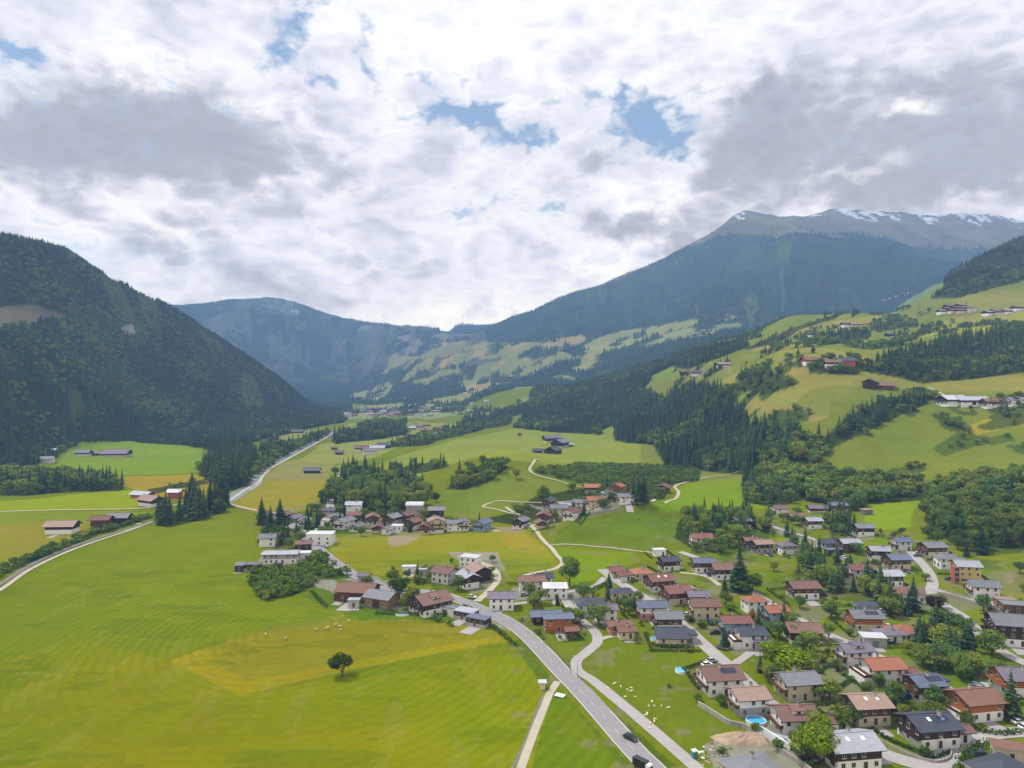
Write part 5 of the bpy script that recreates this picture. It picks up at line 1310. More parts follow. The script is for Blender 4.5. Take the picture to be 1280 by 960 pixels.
for h in HOUSES:
    if h[4] > 520 or random.random() < .3: continue
    a = h[3] + random.choice((-1.57, -1.57, 0.0)); w_ = random.uniform(1.6, 3.2); n_ = 6; d0 = h[2] * .3; d1 = h[2] * random.uniform(.85, 1.25)
    for i in range(n_):
        row = []
        for dd in (d0 + (d1 - d0) * i / n_, d0 + (d1 - d0) * (i + 1) / n_):
            for ww in (-w_, w_):
                x, y = h[0] + math.cos(a) * dd - math.sin(a) * ww, h[1] + math.sin(a) * dd + math.cos(a) * ww; row.append((x, y, float(z_at(x, y)) + 0.10))
        b.face([row[0], row[1], row[3], row[2]][::-1])
tag(obj('driveways', b.mesh('driveways', M['asphalt_lane'])), kind='structure')

# ------------------------------------------------------------------ hedges, fences, walls
def hedge(pix, h, w, label, crown='hedge_leaves'):
    x, y, q = smooth_path(pix, 0.7); b = MB(); r = random.Random(int(pix[0][0] * 7 + pix[0][1]))
    for i in range(len(q)):
        z = float(z_at(x[i], y[i]))
        for k in range(16):
            p = Vector((x[i] + r.uniform(-w/2, w/2), y[i] + r.uniform(-w/2, w/2), z + h * r.uniform(0.05, 1.0) ** 0.7))
            n = Vector((r.gauss(0,1), r.gauss(0,1), r.gauss(0,1)+.5)).normalized(); a = n.orthogonal().normalized(); c = n.cross(a); s = r.uniform(.22, .42)
            b.face([p + a*s, p + c*s*.8, p - a*s, p - c*s*.8])
    return tag(obj('hedge', b.mesh('hedge', M[crown])), label, 'hedge')
hedge([(725,744),(740,739),(762,730)], 1.9, 1.5, 'long straight dark hedge along the small yellow plot')
hedge([(1090,912),(1110,925),(1140,938),(1168,948),(1186,942)], 1.0, 1.0, 'clipped hedge around the slate-roofed chalet lawn')
hedge([(1200,972),(1206,955),(1216,942),(1232,934)], 2.2, 3.0, 'thick rounded hedge at the street fork')
hedge([(1190,903),(1215,912),(1245,918),(1275,916)], 1.2, 2.0, 'green bank hedge below the rust-red chalet')
hedge([(1088,874),(1105,866),(1128,855)], 1.2, 1.0, 'hedge sloping up to the blue-grey chalet')
hedge([(1022,842),(1040,834),(1058,838)], 1.2, 1.0, 'hedge between two bright garden lawns')
hedge([(1030,868),(1050,860),(1066,850)], 1.4, 1.0, 'hedge under the white gabled house garden')
hedge([(855,838),(864,850),(873,862)], 1.2, 1.0, 'hedge along the brown-roofed pasture house garden')
hedge([(853,838),(866,834),(878,829)], 1.2, 1.0, 'short hedge behind the round blue trampoline')
hedge([(816,808),(835,810),(858,810)], 1.4, 1.2, 'hedge in front of the pool bungalow')
hedge([(1068,920),(1050,905),(1020,888)], 1.0, 0.9, 'low hedge along the paved yard')
hedge([(1170,768),(1190,780),(1205,796),(1216,810)], 1.6, 1.6, 'hedge beside the upper lane below the guesthouse')
hedge([(470,768),(500,769),(530,770),(556,771)], 1.4, 1.2, 'hedge between the inn garden and the big field')
hedge([(605,778),(620,788),(634,800),(645,808)], 1.6, 2.0, 'shaggy hedge along the road bend')
hedge([(390,742),(400,752),(408,760)], 1.6, 1.6, 'dark hedge row running towards the barns')
def lot_hedge(P0, P1, h, w):
    b = MB(); n = max(3, int(math.hypot(P1[0]-P0[0], P1[1]-P0[1]) / 0.8)); r = random
    for i in range(n + 1):
        x, y = P0[0] + (P1[0]-P0[0])*i/n, P0[1] + (P1[1]-P0[1])*i/n; z = float(z_at(x, y))
        for k in range(10):
            p = Vector((x + r.uniform(-w/2, w/2), y + r.uniform(-w/2, w/2), z + h * r.uniform(0.05, 1.0) ** 0.7)); q = Vector((r.gauss(0,1), r.gauss(0,1), r.gauss(0,1)+.5)).normalized(); a = q.orthogonal().normalized(); c = q.cross(a); s_ = r.uniform(.22, .42)
            b.face([p + a*s_, p + c*s_*.8, p - a*s_, p - c*s_*.8])
    tag(obj('hedge', b.mesh('hedge', M['hedge_leaves'])), 'low green hedge bordering a village house plot', 'hedge', 'hedges around the village house plots')
k = 0
for h in HOUSES:
    if h[4] > 480 or h[0] < 0 or k > 70: continue
    for sx, sy, ex, ey in random.sample([(-1,-1,1,-1), (1,-1,1,1), (-1,-1,-1,1), (-1,1,1,1)], 2):
        d = h[2] * random.uniform(.8, 1.05); c, s_ = math.cos(h[3]), math.sin(h[3])
        A = (h[0] + c*sx*d - s_*sy*d, h[1] + s_*sx*d + c*sy*d); B = (h[0] + c*ex*d - s_*ey*d, h[1] + s_*ex*d + c*ey*d)
        mids = [(A[0]+(B[0]-A[0])*t, A[1]+(B[1]-A[1])*t) for t in (0, .25, .5, .75, 1)]
        if any(any((x-p)**2 + (y-q)**2 < (rr*.72)**2 for p, q, rr in taken_xy) or not road_free(x, y) or y < 165 for x, y in mids): continue
        lot_hedge(A, B, random.uniform(.8, 1.6), random.uniform(.6, 1.1)); k += 1

def wall_line(name, pix, h, w, material, label, cat='wall', cap=None):
    x, y, q = smooth_path(pix, 1.5); tx, ty = np.gradient(x), np.gradient(y); Ln = np.hypot(tx, ty); nx, ny = -ty/Ln*w/2, tx/Ln*w/2
    b = MB()
    z = z_at(x, y)
    for i in range(len(q) - 1):
        A = [(x[i]-nx[i], y[i]-ny[i]), (x[i+1]-nx[i+1], y[i+1]-ny[i+1]), (x[i+1]+nx[i+1], y[i+1]+ny[i+1]), (x[i]+nx[i], y[i]+ny[i])]
        zz = [z[i], z[i+1], z[i+1], z[i]]
        lo = [(p[0], p[1], c - .5) for p, c in zip(A, zz)]; hi = [(p[0], p[1], c + h) for p, c in zip(A, zz)]
        b.face(hi); b.face([lo[1], lo[0], hi[0], hi[1]]); b.face([lo[3], lo[2], hi[2], hi[3]])
        if i == 0: b.face([lo[0], lo[3], hi[3], hi[0]])
        if i == len(q) - 2: b.face([lo[2], lo[1], hi[1], hi[2]])
    return tag(obj(name, b.mesh(name, M[material])), label, cat)
wall_line('stone_wall', [(873,882),(886,890),(900,899),(912,906),(930,910),(950,922),(975,940),(1005,960),(1020,972)], 1.4, 0.6, 'stone', 'long pale stone wall between the pasture and the lower street')
wall_line('garden_wall', [(1080,918),(1110,932),(1140,946),(1168,954),(1186,950),(1190,940)], 0.8, 0.3, 'stone', 'low curved stone kerb wall around the trim lawn')
wall_line('concrete_wall', [(946,912),(962,921),(978,931),(988,938)], 1.6, 0.4, 'sheet', 'white concrete parapet beside the tan-roofed house')
wall_line('terrace_wall', [(1178,744),(1200,750),(1222,757),(1250,766)], 1.6, 0.4, 'stone', 'grey retaining wall above the upper street junction')
wall_line('garden_wall', [(705,770),(720,780),(733,790)], 0.6, 0.25, 'stone', 'thin garden wall along the farm road by the villa')
def fence(pix, label, h=1.1):
    x, y, q = smooth_path(pix, 2.4); e = empty('fence', (float(x[0]), float(y[0]), float(z_at(x[0], y[0])))); tag(e, label, 'fence')
    o = Vector(e.location); b = MB()
    P_ = [Vector((x[i], y[i], float(z_at(x[i], y[i])))) - o for i in range(len(q))]
    for i in range(len(P_) - 1):
        for zz in (0.45, 0.9):
            b.tube(P_[i] + Vector((0,0,zz)), P_[i+1] + Vector((0,0,zz)), 0.05, 0.05, 4)
    obj('rail', b.mesh('rail', M['post']), e)
    pm = cached('post', lambda: (lambda m: (m.tube((0,0,-.4), (0,0,1.1), .08, .07, 5), m.mesh('post', M['post']))[1])(MB()))
    for p in P_: obj('post', pm, e, p)
fence([(650,774),(664,784),(678,796),(690,808),(702,822),(711,834)], 'dark rail fence along the main road verge')
fence([(786,780),(800,795),(812,808)], 'post and rail fence beside the rosy bungalow plot')
fence([(820,812),(840,815),(856,812)], 'pasture fence before the pool bungalow hedge')
fence([(1080,838),(1105,845),(1130,868)], 'garden fence running below the orange chalet')

# ------------------------------------------------------------------ pools, trampolines, panels
def pool(u, v, r, label, round_=True, material='pool'):
    p = at(u, v); taken_xy.append((p.x, p.y, 7.5)); e = empty('pool', p); tag(e, label, 'pool'); b = MB(); n = 20
    ring = lambda R, z: [(R*math.cos(6.283*k/n), R*math.sin(6.283*k/n)*(1 if round_ else .55), z) for k in range(n)]
    a, c, d = ring(r, -.6), ring(r, 0.9), ring(r*.94, 0.9); i_ = ring(r*.94, 0.6)
    for k in range(n):
        k2 = (k+1) % n; b.face([a[k], a[k2], c[k2], c[k]]); b.face([c[k], c[k2], d[k2], d[k]]); b.face([d[k], d[k2], i_[k2], i_[k]])
    obj('rim', b.mesh('rim', M['sheet']), e); b = MB(); b.face(ring(r*.935, 0.72)); obj('water', b.mesh('water', M[material]), e)
pool(945,903,2.9,'round above-ground pool beside the tan-roofed house')
pool(819,800,1.8,'small blue pool on the bungalow terrace')
pool(852,840,2.2,'round blue pool at the pasture hedge')
pool(503,769,3.0,'blue pool in the inn garden', False)
def panel(u, v, L, W, rot, label, material='sheet', name='panel', cat='panel', tilt=0.25):
    p = at(u, v); e = empty(name, p, math.radians(rot)); tag(e, label, cat)
    b = MB(); b.face([(-L/2,-W/2,.5),(L/2,-W/2,.5),(L/2,W/2,.5+W*tilt),(-L/2,W/2,.5+W*tilt)]); b.face([(-L/2,W/2,.4+W*tilt),(L/2,W/2,.4+W*tilt),(L/2,-W/2,.4),(-L/2,-W/2,.4)])
    obj('top', b.mesh('top', M[material]), e); b = MB()
    for x in np.linspace(-L/2+.2, L/2-.2, 4):
        b.box(x-.05, x+.05, -W/2+.1, -W/2+.2, -.4, .42); b.box(x-.05, x+.05, W/2-.2, W/2-.1, -.4, .38+W*tilt)
    obj('frame', b.mesh('frame', M['metal']), e)
panel(700,871,3.2,2.0,-30,'white sheet-covered rack beside the main road', tilt=0.1, name='rack', cat='rack')
panel(1226,858,4.6,2.2,-24,'pale blue-white panel array on the green bank', 'roof_light', 'solar_array', 'solar panels', 0.3)
panel(968,925,9,2.4,-30,'row of bluish sun panels along the white parapet', 'roof_light', 'solar_array', 'solar panels', 0.4)
e = house(678,861,2.2,1.9,1,'white','cream','cream',0,'shed','tiny pale field hut beside the track junction',name='hut', detail=0, sink=.5, extra='low')

# ------------------------------------------------------------------ gravel mound and rubble
p = at(930,925); b = MB(); n, mrings = 28, 7; r = random.Random(3)
rings = []
for j in range(mrings):
    t = j / (mrings - 1); rings.append([])
    for k in range(n):
        a = 6.283*k/n; R = (1 - t) ** 0.8
        x, y = 9.5*R*math.cos(a)*(1+.12*math.sin(3*a)+r.uniform(-.05,.05)), 4.5*R*math.sin(a)*(1+.15*math.cos(2*a)+r.uniform(-.05,.05))
        rings[-1].append((x, y, -0.5 + 2.9*t**0.8 + r.uniform(-.12,.2)*(t>0)))
for j in range(mrings - 1):
    for k in range(n): k2=(k+1)%n; b.face([rings[j][k], rings[j][k2], rings[j+1][k2], rings[j+1][k]])
tag(obj('gravel_mound', b.mesh('gravel_mound', M['gravel']), None, p), 'long brown earth mound at the pasture end', 'earth mound')
r = random.Random(11)
def rock_mesh(seed):
    q = random.Random(seed); bm = bmesh.new(); bmesh.ops.create_icosphere(bm, subdivisions=1, radius=0.5)
    for v_ in bm.verts: v_.co *= q.uniform(.7, 1.2)
    me = bpy.data.meshes.new('boulder'); bm.to_mesh(me); bm.free(); return me
RK = []
for s, m_ in ((1,'stone'),(2,'gravel'),(3,'sheet'),(4,'post')):
    q = rock_mesh(s); q.materials.append(M[m_]); RK.append(q)
for k in range(46):
    u, v = r.gauss(893, 11), r.gauss(944, 8); q = at(u, v); o = obj('boulder', r.choice(RK), None, q, r.random()*6); s = r.uniform(.5, 1.7); o.scale = (s, s*r.uniform(.6,1), s*r.uniform(.5,.9))
    tag(o, 'loose block in the rubble heap below the earth mound', 'rubble block', 'rubble heap by the earth mound')
p = at(868, 948); e = empty('toilet_cabin', p, .3); tag(e, 'teal portable cabin with a white top at the rubble heap', 'portable toilet')
b = MB(); b.box(-.6,.6,-.6,.6,-.2,2.0); obj('cabin', b.mesh('cabin', mat('teal_plastic', (50,130,130))), e); b = MB(); b.box(-.65,.65,-.65,.65,2.003,2.3); obj('roof', b.mesh('roof', M['sheet']), e); b = MB(); b.box(-.4,.4,-.65,-.603,0,1.8); obj('door', b.mesh('door', M['metal']), e)

# ------------------------------------------------------------------ animals
def beast(name, pos, rz, s, material, legs=.5, graze=True, heavy=1.0):
    """one skinned body: trunk, neck, head, four legs with a bend"""
    V_, E_, R_ = [], [], []
    def ch(parent, pts):
        for co_, rad in pts:
            V_.append(co_); R_.append(rad)
            if parent is not None: E_.append((parent, len(V_) - 1))
            parent = len(V_) - 1
        return parent
    hgt = legs
    hip = ch(None, [((-.42,0,hgt+.22), .20*heavy)]); mid = ch(hip, [((0,0,hgt+.2), .24*heavy)]); sh = ch(mid, [((.38,0,hgt+.23), .2*heavy)])
    if graze: ch(sh, [((.62,0,hgt+.12), .12), ((.78,0,hgt-.16), .10), ((.9,0,hgt-.3), .06)])
    else: ch(sh, [((.6,0,hgt+.5), .12), ((.74,0,hgt+.62), .11), ((.95,0,hgt+.55), .06)])
    ch(hip, [((-.62,0,hgt+.12), .04), ((-.66,0,hgt-.12), .03)])
    for sx, root in ((-.42, hip), (.36, sh)):
        for sy in (-.15, .15): ch(root, [((sx, sy, hgt*.75), .09), ((sx + (-.05 if sx < 0 else .02), sy, hgt*.4), .05), ((sx, sy, 0.0), .045)])
    me = bpy.data.meshes.new(name); me.from_pydata(V_, E_, []); o = obj(name, me); sk_ = o.modifiers.new('skin', 'SKIN'); o.modifiers.new('s', 'SUBSURF').levels = 1
    for i, r_ in enumerate(R_): me.skin_vertices[0].data[i].radius = (r_, r_)
    me.skin_vertices[0].data[0].use_root = True
    dg = bpy.context.evaluated_depsgraph_get(); m2 = bpy.data.meshes.new_from_object(o.evaluated_get(dg)); o.modifiers.clear(); o.data = m2; m2.materials.append(M[material]); m2.name = name
    for pl in m2.polygons: pl.use_smooth = True
    o.location = pos; o.rotation_euler = (0,0,rz); o.scale = (s,s,s)
    return o
def put_animal(src, pos, rz, s):
    o = src.copy(); COL.objects.link(o); o.location = pos; o.rotation_euler = (0,0,rz); o.scale = (s,s,s); return o
SH = [(767,856),(769,855),(760,861),(776,859),(784,863),(789,861),(790,864),(788,865),(782,872),(794,872),(815,878),(811,883),(818,883),(827,883),(835,886),(837,885),(807,895),(809,893),(819,900),(818,903),(813,905),(812,911)]
src = None; r = random.Random(5)
for i, (u, v) in enumerate(SH):
    if src is None: src = o = beast('sheep', at(u, v), 0.4, 0.8, 'wool', .42, True, 1.15)
    else: o = put_animal(src, at(u, v), r.random()*6.28, r.uniform(.62, .85))
    tag(o, 'creamy white sheep grazing on the pasture beside the farm road', 'sheep', 'sheep on the pasture')
COWS = [(332,795,'hide'),(357,800,'hide'),(395,789,'dark_hide'),(407,788,'dark_hide'),(410,786,'dark_hide'),(420,783,'dark_hide'),(425,785,'dark_hide'),(426,789,'dark_hide'),(436,778,'hide')]
s1 = s2 = None
for u, v, m_ in COWS:
    q = at(u, v); a = r.random()*6.28
    if True:
        if s1 is None: s1 = o = beast('cow', q, a, 1.45, 'hide', .5, True, 1.1)
        else: o = put_animal(s1, q, a, 1.4)
        tag(o, 'pale tan cow grazing on the mown corner of the big field', 'cow', 'pale cows on the mown corner')
    else:
        if s2 is None: s2 = o = beast('cow', q, a, 1.5, 'dark_hide', .5, True, 1.1)
        else: o = put_animal(s2, q, a, 1.5)
        tag(o, 'brown cow in the loose row near the barns', 'cow', 'brown cows near the barns')

# ------------------------------------------------------------------ cars
def car_parts(paint, scale=1.0, van=False):
    prof = [(-2.1,.35),(-2.1,.85),(-1.9,.95),(-1.0,1.0),(1.0,.95),(2.0,.78),(2.12,.55),(2.1,.35)]
    b = MB(); w = .88
    for i in range(len(prof)):
        a, c = prof[i], prof[(i+1) % len(prof)]
        b.face([(a[0],-w,a[1]),(c[0],-w,c[1]),(c[0],w,c[1]),(a[0],w,a[1])][::-1])
    b.face([(p[0],-w,p[1]) for p in prof][::-1]); b.face([(p[0],w,p[1]) for p in prof])
    roofp = [(-1.75,.96),(-1.35,1.45),(.2,1.48),(.95,.96)]; c = MB(); wi = .74
    c.box(-1.3,.2,-.68,.68,1.44,1.53)
    g = MB()
    for i in range(3):
        p, q = roofp[i], roofp[i+1]; wp, wq = (.84 if i == 0 else .70), (.84 if i == 2 else .70)
        if i != 1: g.face([(p[0],-wp,p[1]),(q[0],-wq,q[1]),(q[0],wq,q[1]),(p[0],wp,p[1])][::-1])
    for s_ in (-1, 1):
        f = [(-1.75,.84*s_,.97),(-1.35,.70*s_,1.45),(.2,.70*s_,1.48),(.95,.84*s_,.97)]; g.face(f if s_ < 0 else f[::-1])
    return b.mesh('car_body', M['car_' + paint]), c.mesh('car_roof', M['car_' + paint]), g.mesh('car_glass', M['glass'])
wb = MB(); wb.tube((0,-.1,0),(0,.1,0),.32,.32,12,0); wb.tube((0,-.11,0),(0,.11,0),.18,.18,8,1); WH = wb.mesh('wheel', [M['tyre'], M['metal']])
lb = MB(); lb.box(-.03,.03,-.18,.18,-.07,.07); HL = lb.mesh('headlight', M['sheet'])
def car(u, v, rot, paint, label, group=None):
    p = at(u, v); e = empty('parked_car' if 'parked' in label else 'car', (p.x, p.y, p.z + .2), math.radians(rot)); tag(e, label, 'car', group)
    bd, rf, gl = cached(('car', paint), lambda: car_parts(paint))
    bo = obj('body', bd, e); obj('roof', rf, e); obj('window', gl, e)
    for x in (-1.3, 1.3):
        for y in (-.8, .8): obj('wheel', WH, e, (x, y, .32))
    for y in (-.6, .6): obj('headlight', HL, e, (2.11, y, .66))
car(788,925,-47,'black','black car driving down the main road')
car(1283,912,10,'white','white car on the short drive at the photo edge')
car(1274,905,12,'white','white parked car below the orange wood chalet')
car(1270,873,20,'silver','silver parked car under the orange wood chalet')
car(884,833,20,'white','white parked car behind the chocolate-brown roof')
car(890,828,20,'silver','silver parked car at the lane by the chocolate-brown roof')
car(903,812,-40,'grey','grey parked car beside the village street verge')
car(863,776,-40,'black','black parked car at the cream-walled house')
car(828,745,-35,'blue','blue parked car along the red-roofed houses')
car(812,735,-35,'silver','silver parked car further up by the red roofs')
car(1147,693,10,'white','white parked car at the top of the upper street')
car(1112,805,-30,'black','black parked car at the flat planted garage')
car(1190,926,8,'black','black parked car beside the slate-roofed chalet')
car(655,745,20,'silver','silver parked car before the long white house')
car(726,757,-30,'grey','grey parked car in front of the dark hipped villa')
car(590,748,-20,'white','white parked car at the hamlet lane mouth')
car(350,708,5,'silver','silver parked car at the works building yard')
car(362,710,5,'red','red parked car at the works building yard')
car(405,684,0,'white','white parked car before the white hall')
k = t_ = 0
while k < 34 and t_ < 3000:
    t_ += 1; h = random.choice([q for q in HOUSES if q[4] < 450 and q[0] > 70]); a = h[3] + random.choice((-1.57, 0.0, 0.0, 3.14)); d = h[2] * random.uniform(.72, .95)
    x, y = h[0] + math.cos(a)*d, h[1] + math.sin(a)*d
    if y < 170 or any((x-p)**2 + (y-q)**2 < (rr*.74)**2 for p, q, rr in taken_xy): continue
    taken_xy.append((x, y, 3.0)); k += 1; z = float(z_at(x, y)); pc = random.choice(('white', 'silver', 'black', 'grey', 'grey', 'red', 'blue'))
    car(CU + F*x/y, CV - (z-CAMZ)*F/y, math.degrees(a) + random.uniform(-25, 25), pc, '%s parked car on a drive beside a village house' % pc, '%s cars on the village drives' % pc)
# truck at the lower road
p = at(803,962); e = empty('truck', (p.x, p.y, p.z + .2), math.radians(-48)); tag(e, 'dark box truck on the main road at the photo bottom', 'truck'); e.scale = (.72, .72, .72)
b = MB(); b.box(-3.6,2.0,-1.2,1.2,.9,3.4); obj('cargo_box', b.mesh('cargo_box', M['car_black']), e)
b = MB(); b.box(2.1,3.9,-1.1,1.1,.5,2.6); b.box(2.3,3.7,-1.0,1.0,2.603,2.9); cb_ = obj('cab', b.mesh('cab', M['car_white']), e)
b = MB(); b.box(3.905,3.94,-.95,.95,1.5,2.4); obj('windscreen', b.mesh('windscreen', M['glass']), cb_)
b = MB(); b.box(-3.6,3.8,-.5,.5,.5,.88); obj('chassis', b.mesh('chassis', M['tyre']), e)
for x in (-2.6, -1.5, 3.0):
    for y in (-1.0, 1.0):
        o = obj('wheel', WH, e, (x, y, .45)); o.scale = (1.5, 1.5, 1.5)

# ------------------------------------------------------------------ power masts and lamps
def mast(u, v, h, label):
    p = at(u, v); e = empty('power_mast', p); tag(e, label, 'power mast'); b = MB()
    for sx in (-1, 1):
        for sy in (-1, 1): b.tube((sx*h*.09, sy*h*.09, -1), (sx*.3, sy*.3, h), .16, .12, 4)
    for k in range(7):
        z0, z1 = h*k/7, h*(k+1)/7; r0, r1 = h*.09*(1-k/7)+.3*k/7, h*.09*(1-(k+1)/7)+.3*(k+1)/7
        for sx, sy in ((-1,-1),(1,-1),(1,1),(-1,1)): b.tube((sx*r0, sy*r0, z0), (-sy*r1, sx*r1, z1), .08, .08, 3)
    obj('lattice', b.mesh('lattice', M['metal']), e)
    for z in (.7, .85): 
        b = MB(); b.tube((-h*.2,0,h*z),(h*.2,0,h*z),.14,.14,4); obj('crossarm', b.mesh('crossarm', M['metal']), e)
    return p
mast(1208,402,38,'lattice power mast beside the upper terrace village')
mast(1148,398,34,'lattice power mast on the terrace below the spruce slope')
mast(1256,520,18,'lone mast on the steep meadow by the farms')
def lamp(u, v, label):
    p = at(u, v); e = empty('street_lamp', p); tag(e, label, 'street lamp', 'street lamps along the village lanes'); b = MB(); b.tube((0,0,-.3),(0,0,6),.09,.06,6); obj('pole', b.mesh('pole', M['metal']), e)
    b = MB(); b.tube((0,0,5.95),(1.1,0,6.15),.05,.04,5); obj('arm', b.mesh('arm', M['metal']), e); b = MB(); b.box(.9,1.5,-.12,.12,6.08,6.22); obj('lamp_head', b.mesh('lamp_head', M['frame']), e)
for u, v in ((936,848),(962,872),(1172,952),(860,782),(722,848),(1010,772),(1110,822),(684,802),(713,842)): lamp(u, v, 'slim street lamp beside a village lane')
# ------------------------------------------------------------------ sky, sun, air, camera
EXPO = 0.13
SUN = Vector((-0.42, 0.16, 0.89)).normalized()
elev = math.asin(SUN.z); azim = math.atan2(SUN.x, SUN.y)
w = bpy.data.worlds.new('World'); sc.world = w; w.use_nodes = True
nt = w.node_tree; nt.nodes.clear()
out = nt.nodes.new('ShaderNodeOutputWorld'); bg = nt.nodes.new('ShaderNodeBackground')
sky = N(nt, 'ShaderNodeTexSky', sky_type='NISHITA'); sky.sun_disc = False; sky.sun_elevation = elev; sky.sun_rotation = azim
sky.altitude = 900
tc = N(nt, 'ShaderNodeTexCoord'); dirv = tc.outputs['Generated']
sep = N(nt, 'ShaderNodeSeparateXYZ'); nt.links.new(dirv, sep.inputs[0])
X_, Y_, Z_ = sep.outputs
# clouds lie on a high sheet: direction -> place on the sheet
zz = mth(nt, 'ADD', mth(nt, 'MAXIMUM', Z_, 0.0), 0.16)
cxy = N(nt, 'ShaderNodeCombineXYZ'); nt.links.new(mth(nt, 'DIVIDE', X_, zz), cxy.inputs[0]); nt.links.new(mth(nt, 'DIVIDE', Y_, zz), cxy.inputs[1])
sheet = cxy.outputs[0]
def warpn(scale, detail=4.0):
    n = N(nt, 'ShaderNodeTexNoise'); setin(n, Scale=scale, Detail=detail, Roughness=0.6); nt.links.new(dirv, n.inputs['Vector'])
    q = N(nt, 'ShaderNodeSeparateColor'); nt.links.new(n.outputs['Color'], q.inputs[0]); return q
az = mth(nt, 'ARCTAN2', X_, Y_); el = mth(nt, 'ARCSINE', Z_)
for scl, aa, ee in ((3.0, 0.20, 0.12), (10.0, 0.13, 0.10), (34.0, 0.05, 0.045)):
    q = warpn(scl)
    az = mth(nt, 'ADD', az, mth(nt, 'MULTIPLY', mth(nt, 'SUBTRACT', q.outputs[0], 0.5), aa))
    el = mth(nt, 'ADD', el, mth(nt, 'MULTIPLY', mth(nt, 'SUBTRACT', q.outputs[1], 0.5), ee))
def blobs(items):
    tot = None
    for u, v, su, sv, amp in items:
        a0 = math.atan2(u - CU, F); e0 = math.atan((CV - v) / F * math.cos(a0)); sa = su / F * math.cos(a0) ** 2; se = sv / F
        da = mth(nt, 'MULTIPLY', mth(nt, 'SUBTRACT', az, a0), 1 / sa); de = mth(nt, 'MULTIPLY', mth(nt, 'SUBTRACT', el, e0), 1 / se)
        g = mth(nt, 'EXPONENT', mth(nt, 'MULTIPLY', mth(nt, 'ADD', mth(nt, 'MULTIPLY', da, da), mth(nt, 'MULTIPLY', de, de)), -1.0))
        g = mth(nt, 'MULTIPLY', g, amp); tot = g if tot is None else mth(nt, 'ADD', tot, g)
    return tot
gaps = blobs([(585,150,53,22,1.0),(655,168,39,12,0.85),(800,170,63,20,1.05),(745,138,48,10,0.6),(375,45,24,34,0.85),(395,88,20,20,0.6),(475,70,15,37,0.7),(4,42,22,12,0.9),(700,255,51,8,0.4),(590,95,22,8,0.5),(560,258,43,5,0.4),(545,110,17,12,0.5),(1270,255,34,6,0.4)])
thick = blobs([(190,150,190,74,0.9),(60,185,120,50,0.6),(300,190,110,55,0.5),(960,150,95,55,0.75),(1080,200,170,66,0.62),(900,215,90,40,0.5),(1190,90,140,50,0.5),(1260,190,150,70,0.55),(810,286,100,20,0.8),(740,215,34,26,0.55),(1100,250,200,26,0.45),(230,310,80,30,0.6),(400,345,70,16,0.3),(500,325,70,16,0.3),(430,235,130,30,0.22),(80,60,90,30,0.25),(640,300,80,20,0.25)])
bright = blobs([(560,60,260,90,0.5),(130,40,80,30,0.5),(790,240,60,40,0.55),(700,30,200,60,0.4),(960,45,60,30,0.35),(1070,220,60,14,0.5),(1120,142,26,10,0.75),(340,245,100,16,0.35),(620,395,160,22,0.4),(760,320,30,16,0.45)])
mpn = N(nt, 'ShaderNodeMapping'); mpn.inputs['Scale'].default_value = (1.0, 1.0, 2.0); nt.links.new(dirv, mpn.inputs[0]); dv2 = mpn.outputs[0]
# puffs are warped by their own slower swirl so that edges curl
wv1 = N(nt, 'ShaderNodeTexNoise'); setin(wv1, Scale=9.0, Detail=3.0); nt.links.new(dv2, wv1.inputs['Vector'])
wsub = N(nt, 'ShaderNodeVectorMath', operation='MULTIPLY_ADD'); nt.links.new(wv1.outputs['Color'], wsub.inputs[0]); wsub.inputs[1].default_value = (0.05, 0.05, 0.05); nt.links.new(dv2, wsub.inputs[2])
dv3 = wsub.outputs[0]
fb1 = noise(nt, sheet, 0.9, 10, 0.62)
def billow(scale, detail):
    n_ = noise(nt, dv3, scale, detail, 0.5)
    return mth(nt, 'ADD', mth(nt, 'MULTIPLY', mth(nt, 'ABSOLUTE', mth(nt, 'SUBTRACT', n_, 0.5)), 4.2), 0.12)
puff = mth(nt, 'ADD', mth(nt, 'MULTIPLY', noise(nt, dv3, 5.4, 12, 0.57), 0.72), mth(nt, 'MULTIPLY', billow(10.0, 2.0), 0.28))
puff2 = mth(nt, 'ADD', mth(nt, 'MULTIPLY', noise(nt, dv3, 24.0, 12, 0.60), 0.6), mth(nt, 'MULTIPLY', billow(26.0, 2.5), 0.4))
ctr = lambda x, k: mth(nt, 'MULTIPLY', mth(nt, 'SUBTRACT', x, 0.5), k)
dens = mth(nt, 'ADD', ctr(fb1, 0.5), mth(nt, 'ADD', ctr(puff, 0.9), ctr(puff2, 0.75)))       # mean 0
cover = maprange(nt, mth(nt, 'SUBTRACT', mth(nt, 'ADD', dens, 0.50), mth(nt, 'MULTIPLY', gaps, 0.57)), -0.06, 0.36, 0, 1)
cover.node.interpolation_type = 'SMOOTHSTEP'
# sunlit tops against shaded undersides
light = mth(nt, 'ADD', mth(nt, 'ADD', ctr(puff, -1.35), ctr(puff2, -0.45)), mth(nt, 'MULTIPLY', bright, 0.42))
rampl = N(nt, 'ShaderNodeValToRGB'); nt.links.new(mth(nt, 'ADD', light, 0.45), rampl.inputs[0]); cr = rampl.color_ramp
cr.elements[0].position = 0.15; cr.elements[0].color = (*lin((190,194,213)), 1); cr.elements[1].position = 0.92; cr.elements[1].color = (1.02, 1.01, 1.0, 1)
for p, c in ((0.38, (212,215,230)), (0.58, (233,234,244)), (0.75, (249,248,249))):
    e = cr.elements.new(p); e.color = (*lin(c), 1)
dk = maprange(nt, mth(nt, 'SUBTRACT', mth(nt, 'ADD', thick, mth(nt, 'ADD', ctr(puff, 1.35), ctr(puff2, 0.32))), mth(nt, 'MULTIPLY', bright, 0.5)), 0.16, 0.80, 0, 1)
dk.node.interpolation_type = 'SMOOTHSTEP'
